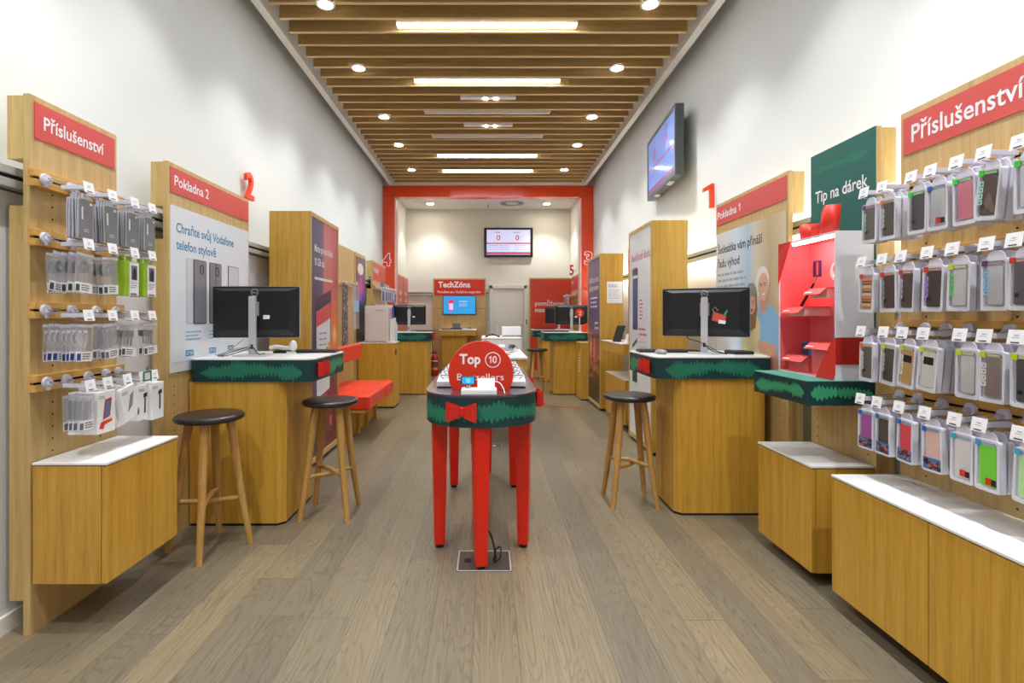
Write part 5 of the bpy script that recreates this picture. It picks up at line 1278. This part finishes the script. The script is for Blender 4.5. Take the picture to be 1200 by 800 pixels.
# header panel between the right towers + shelf
t, yc, w = far_panel('R', 5.6, 6.57, 'oak panel with red header and lit screen between the two right poster towers', header='Tablety')
s_ = B('screen', mat('wall_screen', (90, 110, 160), .2, emit=(90, 115, 180), estr=.08), t, -w / 2 + .12, w / 2 - .10, -.03, -.0005, 1.15, 1.62, bevel=.004)
t = thing('wall_shelf', 'thick oak shelf with white top between the two right poster towers', 'shelf', (1.7945, 6.08, 0), radians(-90))
B('shelf_body', OAKT, t, -.465, .465, -.345, -.0005, .84, .945, bevel=.003); B('shelf_top', WHITE, t, -.467, .467, -.347, -.0005, .945, .956, bevel=.002)
t = thing('tablet_display', 'black tablet standing tilted on the white shelf between the right towers', 'tablet', (1.52, 5.98, .957), radians(-60))
MB().taper((0, -.03, 0), .13, .012, (0, .05, .19), .13, .012).build('tablet', BLACK, t, bevel=.003); B('foot', INK, t, -.03, .03, .0, .06, 0, .008); MB().cyl((0, .05, .004), (0, .02, .10), .004).build('stand_rod', CHROME, t)
t = thing('sensor_stand', 'small white stand on the white shelf beside the tablet', 'stand', (1.56, 5.75, .9565)); MB().lathe([(.035, 0), (.03, .03), (.018, .05), (.018, .10)], n=18).build('stand_body', LAMPW, t, smooth=True)
# low cabinet by the back right counter
t = thing('low_cabinet', 'narrow oak cabinet between the city poster tower and the back right counter', 'cabinet', (1.58, 7.80, 0))
B('body', OAKC, t, -.2, .2, -.16, .2, .02, .85, bevel=.002); B('top', OAKE, t, -.203, .203, -.163, .203, .85, .865); B('plinth', DARK, t, -.19, .19, -.15, .19, 0, .02)
mb = MB()
for i in range(8): mb.box(-.2022, -.2004, -.10, -.02, .42 + i * .04, .44 + i * .04)
mb.build('leaflet_print', TAGW, t)

# ------------------------------------------------------------------ centre product table
TX, TY0, TY1, HW = -.037, 2.492, 4.14, .292
def tab_outline(off=0.0, n=14):
    hw = HW - off; P = []; e = 2.35; al = .30
    for s, yb, sg in ((0, TY0 + off, -1), (1, TY1 - off, 1)):
        yc_ = yb + al * (1 if sg < 0 else -1)
        for i in range(2 * n + 1):
            a = pi + pi * i / (2 * n) if sg < 0 else pi * i / (2 * n)
            cx, sy = cos(a), sin(a)
            P.append((hw * math.copysign(abs(cx) ** (2 / e), cx), (yc_ + al * math.copysign(abs(sy) ** (2 / e), sy)) - (TY0 + TY1) / 2))
    return P
TYC = (TY0 + TY1) / 2
t = thing('product_table', 'round-ended display table with red legs and green leafy apron in the centre aisle', 'table', (TX, TYC, 0))
ol = tab_outline(); MB().prismz(ol, .708, .853).build('apron', GREEN, t, smooth=True)
MB().prismz(tab_outline(-.003), .853, .865).build('tabletop', TABTOP, t, smooth=True)
# perimeter mapping for the garland
def perim(pts):
    D = [0]
    for i in range(1, len(pts)): D.append(D[-1] + (Vector(pts[i]) - Vector(pts[i - 1])).length)
    return D
big = [ol[-1]] + ol[:29]
side_l = [(-HW, y_) for y_ in [ (TY1 - .30 - TYC) - k * .05 for k in range(int((TY1 - TY0 - .6) / .05))]]
side_r = [(HW, y_) for y_ in [(TY0 + .30 - TYC) + k * .05 for k in range(int((TY1 - TY0 - .6) / .05) + 1)]]
path = side_l + ol[:29] + side_r
q = [path[0]]
for p in path[1:]:
    if (Vector(p) - Vector(q[-1])).length > 1e-4: q.append(p)
path = q; DD = perim(path)
def onpath(u, v, off=.0018):
    import bisect
    i = min(max(bisect.bisect_right(DD, u) - 1, 0), len(path) - 2); f = (u - DD[i]) / (DD[i + 1] - DD[i])
    a, b_ = Vector(path[i]), Vector(path[i + 1]); p = a + (b_ - a) * f; tn = (b_ - a).normalized(); nrm = Vector((tn.y, -tn.x))
    return (p.x + nrm.x * off, p.y + nrm.y * off, v)
Lp = DD[-1]; garland(lambda u, v: onpath(u + .05, v), Lp - .1, .775, .042, 'garland_print', LEAF, t, 44, leaf=.024)
for (lx_, ly_, a) in ((.0, TY0 + .055, 8), (-.228, 2.79, 0), (.228, 2.79, 0), (-.215, 3.77, 0), (.228, 3.77, 0), (.03, 4.05, 0)):
    w0 = .082; yy = ly_ - TYC
    MB().taper((lx_, yy, .018), .056, .056, (lx_, yy, .708), w0, w0, radians(a + (12 if lx_ < -.1 else -12 if lx_ > .1 else 8))).build('leg', REDLEG, t, bevel=.004)
    MB().cyl((lx_, yy, 0), (lx_, yy, .018), .022, n=14).build('leg_foot', BLACK, t)
bow((-.125, 2.503, .787), radians(-9), 'red ribbon bow on the front left of the centre table', .145, .092)
bow((TX + HW + .001, 2.86, .80), radians(90), 'red ribbon bow on the right side of the centre table, nearer one', .13, .08)
bow((TX + HW + .001, 3.50, .80), radians(90), 'red ribbon bow on the right side of the centre table, farther one', .13, .08)
# sign
t = thing('table_sign', 'big round red sign with white bestseller lettering standing on the centre table', 'sign', (-.038, 2.70, .8652))
R_ = .170; cz = .086; P = []
for i in range(49):
    a = radians(-27 + (234) * i / 48); P.append((R_ * cos(a), cz + R_ * sin(a)))
P.append((-.148, 0.0)); P.insert(0, (.148, 0.0))
MB().prismy(P, -.012, .0).build('disc', SIGNRED2, t, bevel=.0015)
MB().prismy([(p[0] * 1.012, (p[1] - cz) * 1.012 + cz if i not in (0, len(P) - 1) else 0) for i, p in enumerate(P)], .0002, .006).build('backing', mat('sign_pale_edge', (232, 120, 110), .4), t)
txt('Top', -.112, .138, .050, INK, t, y=-.0125, width=.110, bold=.03)
MB().ringy(circ(.063, .1585, .041, 40), circ(.063, .1585, .0365, 40), -.0135, -.0122).build('ring', INK, t)
txt('10', .063, .142, .036, INK, t, y=-.0125, width=.042, bold=.02, align='C')
txt('Bestsellers', -.002, .052, .034, INK, t, y=-.0125, width=.245, bold=0, align='C')
MB().box(-.10, .10, .0065, .06, 0, .006).build('foot', SIGNRED2, t)
# devices
t = thing('product_stand', 'white display block in front of the round red sign on the centre table', 'display stand', (-.045, 2.565, .8655))
MB().box(-.088, .088, -.05, .045, 0, .026).build('base_block', WHITE, t, bevel=.003)
MB().tube(smooth_path([(.07, .02, .06), (.10, .0, .055), (.12, -.01, .03), (.128, -.02, .004)]), .0025).build('security_cable', INK, t, smooth=True)
MB().cyl((-.055, .0, .026), (-.055, .0, .045), .012).build('device_mount', CHROME, t)
t = thing('smartphone', 'black smartphone with lit blue screen on the front display block', 'smartphone', (-.10, 2.565, .911))
MB().box(-.036, .036, -.006, .004, 0, .042).build('phone_body', BLACK, t, bevel=.003); B('display', SCRBLUE, t, -.030, .030, -.0068, -.0061, .004, .038)
MB().prismy(circ(0, .020, .012, 20), -.0076, -.0069).build('icon', mat('icon_blue', (90, 190, 255), .3, emit=(90, 190, 255), estr=.15), t)
t = thing('price_card', 'white price card standing on the front display block', 'price card', (-.01, 2.59, .892))
MB().taper((0, 0, 0), .088, .004, (0, .012, .045), .088, .004).build('card', TAGW, t)
mb = MB()
def disp(loc, side, label, n_):
    t = thing('phone_display', label, 'display stand', loc, 0, 'white wedge stands along the centre table')
    V = [(-.063, -.085, 0), (.063, -.085, 0), (.063, .075, 0), (-.063, .075, 0), (-.063, -.085, .028), (.063, -.085, .028), (.063, .075, .05), (-.063, .075, .05)]
    MB().add(V, [(0, 3, 2, 1), (4, 5, 6, 7), (0, 1, 5, 4), (1, 2, 6, 5), (2, 3, 7, 6), (3, 0, 4, 7)]).build('wedge', mat('stand_light_grey', (206, 205, 212), .35), t, bevel=.003)
    B('rubber_base', BLACK, t, -.06, .06, -.08, .07, -.004, .0005)
    MB().cyl((-side * .03, .02, .03), (-side * .03, .02, .060), .024, n=14).build('holder', BLACK, t)
    MB().tube(smooth_path([(side * .03, -.03, .036), (side * .05, .0, .05), (side * .03, .03, .05), (-side * .02, .02, .05)]), .002).build('cable', DARK, t)
    p = thing('smartphone', 'black smartphone held tilted on the %s white stand of the %s row, centre table' % (ORD[n_], 'left' if side < 0 else 'right'), 'smartphone', (loc[0] - side * .030, loc[1] + .02, loc[2] + .0605), 0, 'smartphones on the centre table')
    MB().taper((0, -.02, 0), .055, .010, (0, .02, .014), .055, .010).build('phone_body', BLACK, p, bevel=.002)
    MB().add([(-.036, -.055, .004), (.036, -.055, .004), (.036, .06, .026), (-.036, .06, .026), (-.036, -.055, .012), (.036, -.055, .012), (.036, .06, .034), (-.036, .06, .034)],
             [(0, 3, 2, 1), (4, 5, 6, 7), (0, 1, 5, 4), (1, 2, 6, 5), (2, 3, 7, 6), (3, 0, 4, 7)]).build('display', SCRDARK, p, bevel=.002)
for i in range(5):
    y_ = 2.87 + i * .215
    if i < 5:
        disp((TX - .180, y_, .870), -1, 'white wedge phone stand, %s of the left row on the centre table' % ORD[i], i)
        disp((TX + .180, y_, .870), 1, 'white wedge phone stand, %s of the right row on the centre table' % ORD[i], i)
# floor socket boxes
def sock(loc, w, d, label):
    t = thing('floor_socket', label, 'floor box', loc)
    MB().box(-w / 2, w / 2, -d / 2, d / 2, 0, .003).build('plate', mat('brushed_plate', (120, 110, 100), .35, .7), t); mb = MB()
    for (a, b_, c, e) in ((-w / 2, w / 2, -d / 2, -d / 2 + .006), (-w / 2, w / 2, d / 2 - .006, d / 2), (-w / 2, -w / 2 + .006, -d / 2, d / 2), (w / 2 - .006, w / 2, -d / 2, d / 2)): mb.box(a, b_, c, e, .003, .0045)
    mb.build('rim', RAIL, t); B('flap', DARK, t, -w / 2 + .035, -w / 2 + .07, -.02, .02, .003, .0045)
    return t
s_ = sock((-.02, 2.62, 0), .27, .22, 'metal floor socket plate under the front of the centre table')
MB().tube(smooth_path([(.05, .0, .004), (.055, .0, .05), (.035, .03, .12), (-.005, .06, .22), (-.01, .07, .69)]), .006).build('power_cable', BLACK, s_)
MB().tube(smooth_path([(.05, -.02, .004), (.08, -.03, .03), (.085, -.0, .07), (.06, .02, .05), (.06, .0, .01)]), .004).build('power_cable', BLACK, s_)
sock((.07, 4.95, 0), .13, .16, 'small pale floor socket beyond the centre table').children[0].data.materials[0] = LAMPW

# ------------------------------------------------------------------ second product table
t = thing('display_table', 'white-topped oak display table behind the centre table', 'table', (.093, 5.465, 0))
B('apron', OAKC, t, -.273, .273, -.625, .625, .44, .845, bevel=.002); B('tabletop', WHITE, t, -.283, .283, -.635, .635, .845, .865, bevel=.002)
for sx, sy in ((-.25, -.36), (.25, -.36), (-.25, .58), (.25, .58)): B('leg', OAKC, t, sx - .02, sx + .02, sy - .02, sy + .02, 0, .44)
t = thing('table_sign', 'small round red sign on the second table, peeking above the big one', 'sign', (-.03, 5.05, .8652))
MB().prismy([(.09 * cos(radians(-20 + 220 * i / 30)), .062 + .09 * sin(radians(-20 + 220 * i / 30))) for i in range(31)], -.006, 0).build('disc', SIGNRED2, t)
txt('Novinky', 0, .115, .018, INK, t, y=-.0066, align='C', width=.07); txt('Smartphone', 0, .083, .018, INK, t, y=-.0066, align='C', width=.11)
MB().box(-.05, .05, -.006, .05, -.0, .005).build('foot', SIGNRED2, t)
rnd = random.Random(12)
for i, (x, y_, a) in enumerate(((.20, 5.20, 15), (.25, 5.55, -20), (.16, 5.9, 10), (.28, 5.85, 35), (.03, 5.75, 0))):
    g = thing('smartwatch_display', 'small dark gadget on a clear stand, %s from the front on the second table' % ORD[i], 'gadget', (x, y_, .8655), radians(a), 'gadgets on the second table')
    MB().lathe([(.03, 0), (.028, .006)], n=16).build('foot', CHROME if i % 2 else SIGNRED2, g); MB().cyl((0, 0, .006), (0, .0, .045), .006, n=10).build('post', LAMPW, g)
    MB().taper((0, -.03, .04), .07, .008, (0, .03, .065), .07, .008).build('device', SCRDARK if i != 2 else LILAC, g, bevel=.002)
    MB().tube(smooth_path([(0, 0, .05), (.05, .02, .06), (.06, .05, .02), (.03, .07, .004)]), .0025).build('cable', BLACK if i % 2 else GREYP, g)
# white desk behind it
t = thing('white_desk', 'white block desk behind the second display table', 'desk', (.17, 6.95, 0))
B('desk_body', WHITE, t, -.25, .25, -.45, .45, .0, .965, bevel=.003); B('desk_top', WHITE, t, -.255, .255, -.455, .455, .965, .98, bevel=.003)
t = thing('white_printer', 'white box-shaped printer on the white desk before the back door', 'printer', (.315, 6.95, .9805))
B('housing', TAGW, t, -.125, .125, -.1, .1, .012, .135, bevel=.006); B('paper_slot', DARK, t, -.115, .115, -.102, -.1005, .018, .022); B('base', LAMPW, t, -.12, .12, -.09, .09, 0, .012)
MB().tube(smooth_path([(-.14, -.1, .004), (-.10, -.12, .012), (0, -.13, .014), (.06, -.12, .02), (.13, -.1, .01)]), .003).build('cable', BLACK, t); MB().cyl((-.19, 0, 0), (-.19, 0, .16), .003).build('antenna', INK, t)
t = thing('black_headset', 'coiled black device lying at the left end of the white desk', 'headset', (.06, 6.75, .9805))
o = MB(); o.tube(smooth_path([(-.08, 0, .008), (-.05, .03, .025), (0, .04, .03), (.05, .03, .025), (.08, 0, .008)]), .009, 10); o.ball((-.0, .035, .035), (.02, .012, .012)); o.ball((-.08, 0, .012), (.02, .02, .012)); o.ball((.08, 0, .012), (.02, .02, .012)); o.build('headset_body', BLACK, t, smooth=True)

# ------------------------------------------------------------------ back wall: demo panel, desk, door, red poster, extinguisher
t = thing('demo_display_board', 'oak wall panel with red TechZóna header on the back wall', 'display panel', (-.665, 11.90, 0))
B('board', OAKP, t, -.615, .615, 0, .03, 0, 2.14, bevel=.002); B('spacer', OAKE, t, -.4, .4, .03, .099, .4, 1.7)
P = B('header_sign', SIGNRED2, t, -.585, .585, -.006, -.0003, 1.745, 2.11)
txt('TechZóna', -.495, 1.935, .125, INK, P, y=-.0068, width=.75, bold=.035); txt('Poradíme se s Vodafone expertem', -.51, 1.80, .055, INK, P, y=-.0068, width=1.0, bold=.01)
B('groove', DARK, t, -.614, .614, -.0012, -.0002, 1.438, 1.443)
mb = MB(); 
for x in (-.52, -.06, .14, .52):
    for k in range(16): mb.prismy(circ(x, .5 + k * .057, .006, 8), -.001, -.0002)
mb.build('peg_holes', DARK, t)
t = thing('demo_screen', 'television under the TechZóna header showing a phone on light blue', 'television', (-.665, 11.86, 1.52))
B('housing', BLACK, t, -.385, .38, 0, .038, -.225, .22, bevel=.004); sc = B('screen', SCRBLUE, t, -.372, .367, -.003, -.0005, -.205, .207)
MB().prismy(rrect(-.25, -.13, -.14, .125, .012), -.0042, -.0032).build('phone_picture', mat('screen_magenta_lit', (220, 40, 90), .3, emit=(230, 50, 100), estr=.12), sc)
MB().prismy(rrect(-.235, -.145, -.11, .04, .003), -.0052, -.0043).build('phone_picture_screen', SCRWHITE, sc)
mb = MB(); lines(mb, -.01, .07, .26, 1, .04, .022, -.0042); lines(mb, -.01, .02, .22, 2, .04, .012, -.0042); mb.build('screen_lettering', SCRWHITE, sc)
t = thing('demo_desk', 'oak demo desk with a white top against the TechZóna panel', 'desk', (-.66, 11.30, 0))
B('base', OAKC, t, -.35, .20, -.16, .59, 0, .84, bevel=.002); B('slab', OAKT, t, -.40, .40, -.25, .59, .84, .955, bevel=.002); B('top', WHITE, t, -.403, .403, -.253, .59, .955, .97, bevel=.002)
t = thing('demo_laptop', 'dark open tablet on its dock on the oak demo desk', 'laptop', (-.70, 11.35, .9705)); B('dock', BLACK, t, -.14, .12, -.10, .08, 0, .03, bevel=.005); MB().taper((0.0, .02, .03), .17, .012, (0, .07, .13), .17, .012).build('display', mat('tablet_grey', (92, 92, 96), .3), t)
t = thing('demo_gadget', 'small green and white gadget on the oak demo desk', 'gadget', (-.44, 11.25, .9705)); B('body', LAMPW, t, -.10, .09, -.06, .06, 0, .02, bevel=.004); B('green_part', LEAF2, t, -.03, .01, -.03, .02, .02, .05, bevel=.004); MB().cyl((.05, 0, .02), (.05, 0, .045), .03).build('puck', BLACK, t)
t = thing('demo_gadget', 'flat black keyboard-like gadget at the left end of the demo desk', 'gadget', (-.93, 11.22, .9705)); B('body', BLACK, t, -.09, .09, -.05, .05, 0, .018, bevel=.004)
# door
dr = thing('door_1', '', 'door', (.47, YB, 0)); del dr['label']; del dr['category']; dr['kind'] = 'structure'
DM = mat('door_paint', (232, 230, 220), .45)
B('leaf', DM, dr, -.36, .36, -.03, -.002, .005, 1.90, bevel=.002)
B('frame', DM, dr, -.435, -.365, -.06, -.001, 0, 1.99, bevel=.006); B('frame', DM, dr, .365, .435, -.06, -.001, 0, 1.99, bevel=.006); B('frame', DM, dr, -.435, .435, -.06, -.001, 1.905, 1.995, bevel=.006)
MB().ringy([(-.30, .10), (.30, .10), (.30, 1.80), (-.30, 1.80)], [(-.285, .115), (.285, .115), (.285, 1.785), (-.285, 1.785)], -.034, -.03).build('moulding', DM, dr)
h = B('door_handle', SILV, dr, .29, .33, -.040, -.0305, .84, 1.08, bevel=.003); MB().tube([(.31, -.04, 1.0), (.31, -.075, 1.0), (.22, -.078, 1.0)], .009, 10).build('lever', SILV, h)
B('lock', BLACK, dr, .415, .435, -.075, -.0605, 1.08, 1.19)
# red poster
t = thing('red_poster_board', 'big red poster in an oak frame standing beside the back door', 'poster', (1.405, 11.40, 0))
W = .975; B('board', OAKE, t, -W / 2, W / 2, 0, .05, 0, 2.115, bevel=.002); B('foot', OAKE, t, -.40, -.36, .05, .40, 0, .06); B('foot', OAKE, t, .36, .40, .05, .40, 0, .06)
P = B('red_sheet', mat('poster_red', (232, 76, 52), .4), t, -W / 2 + .025, W / 2 - .02, -.003, -.0003, .06, 2.08)
txt('pomůžeme', -.04, 1.50, .10, INK, P, y=-.0036, width=.64, bold=.02, align='C'); txt('nastavit', -.10, 1.355, .10, INK, P, y=-.0036, width=.52, bold=.02, align='C')
mb = MB(); 
for i, (x, z) in enumerate(((-.08, .62), (-.02, .50), (.0, .62))): mb.prismy(circ(x - .1, z, .025, 16), -.0042, -.0032)
mb.build('dot_print', mat('print_palepink', (246, 190, 180), .5), P)
# extinguisher
t = thing('fire_extinguisher', 'red fire extinguisher standing on the floor beside the demo panel', 'fire extinguisher', (-1.13, 10.85, 0))
ER = mat('extinguisher_red', (180, 20, 20), .3)
MB().lathe([(.075, 0), (.082, .015), (.083, .36), (.072, .41), (.035, .445), (.022, .46), (.022, .48)], n=28).build('cylinder', ER, t, smooth=True)
MB().box(-.045, .05, -.012, .012, .48, .50).build('valve', BLACK, t, bevel=.003); MB().tube([(.0, 0, .50), (-.04, 0, .525), (.05, 0, .535)], .008).build('handle', ER, t)
MB().tube(smooth_path([(-.03, 0, .49), (-.10, -.02, .46), (-.125, -.02, .36), (-.115, -.02, .22), (-.09, -.02, .12)]), .011, 8).build('hose', BLACK, t, smooth=True)
V = []; Fs = []; n = 10
for i in range(n + 1):
    a = radians(-140 + 100 * i / n); V += [(.0845 * cos(a), .0845 * sin(a), .12), (.0845 * cos(a), .0845 * sin(a), .34)]
Fs = [(2 * i, 2 * i + 2, 2 * i + 3, 2 * i + 1) for i in range(n)]
MB().add(V, Fs).build('label', mat('ext_label', (120, 60, 70), .4), t)
V = [(p[0] * 1.01, p[1] * 1.01, .13 + (.05 if i % 2 else 0)) for i, p in enumerate(V)]; MB().add(V, Fs).build('yellow_label', mat('ext_yellow', (220, 170, 40), .4), t)
V2 = [(p[0], p[1], .31 + (.015 if i % 2 else 0)) for i, p in enumerate(V)]; MB().add(V2, Fs).build('white_label', INK, t)
# cable hanging at the back left counter
t = thing('hanging_cable', 'black cable hanging at the right side of the back left counter', 'cable', (-.955, 8.70, 0)); MB().tube(smooth_path([(.0, 0, .86), (.02, .02, .6), (.01, .03, .3), (.03, .04, .05), (.05, .06, .004)]), .008).build('cable_run', BLACK, t)
# red floor line
t = tag(MB().tube(smooth_path([(.33, 7.0, .003), (.6, 7.25, .003), (.9, 7.15, .003), (1.25, 7.05, .003), (1.36, 7.3, .003)]), .004, 6).build('floor_cable', SIGNRED2, None), 'thin red cord lying on the floor beyond the centre table, right side', 'cord')

# ------------------------------------------------------------------ world, camera, view
wd = bpy.data.worlds.new('World'); S.world = wd; wd.use_nodes = True
wd.node_tree.nodes['Background'].inputs[0].default_value = (.9, .93, 1, 1); wd.node_tree.nodes['Background'].inputs[1].default_value = .2
cam = bpy.data.cameras.new('Camera'); co = bpy.data.objects.new('Camera', cam); COL.objects.link(co)
co.location = (0, 0, H); co.rotation_euler = (radians(90), 0, 0)
cam.sensor_width = 36; cam.sensor_fit = 'HORIZONTAL'; cam.lens = F / 1200 * 36
cam.shift_x = (600 - VX) / 1200; cam.shift_y = -(400 - VY) / 1200; cam.clip_start = .05
S.camera = co
S.view_settings.view_transform = 'Standard'; S.view_settings.look = 'None'; S.view_settings.gamma = 1; S.view_settings.use_curve_mapping = False
S.view_settings.exposure = 2.05
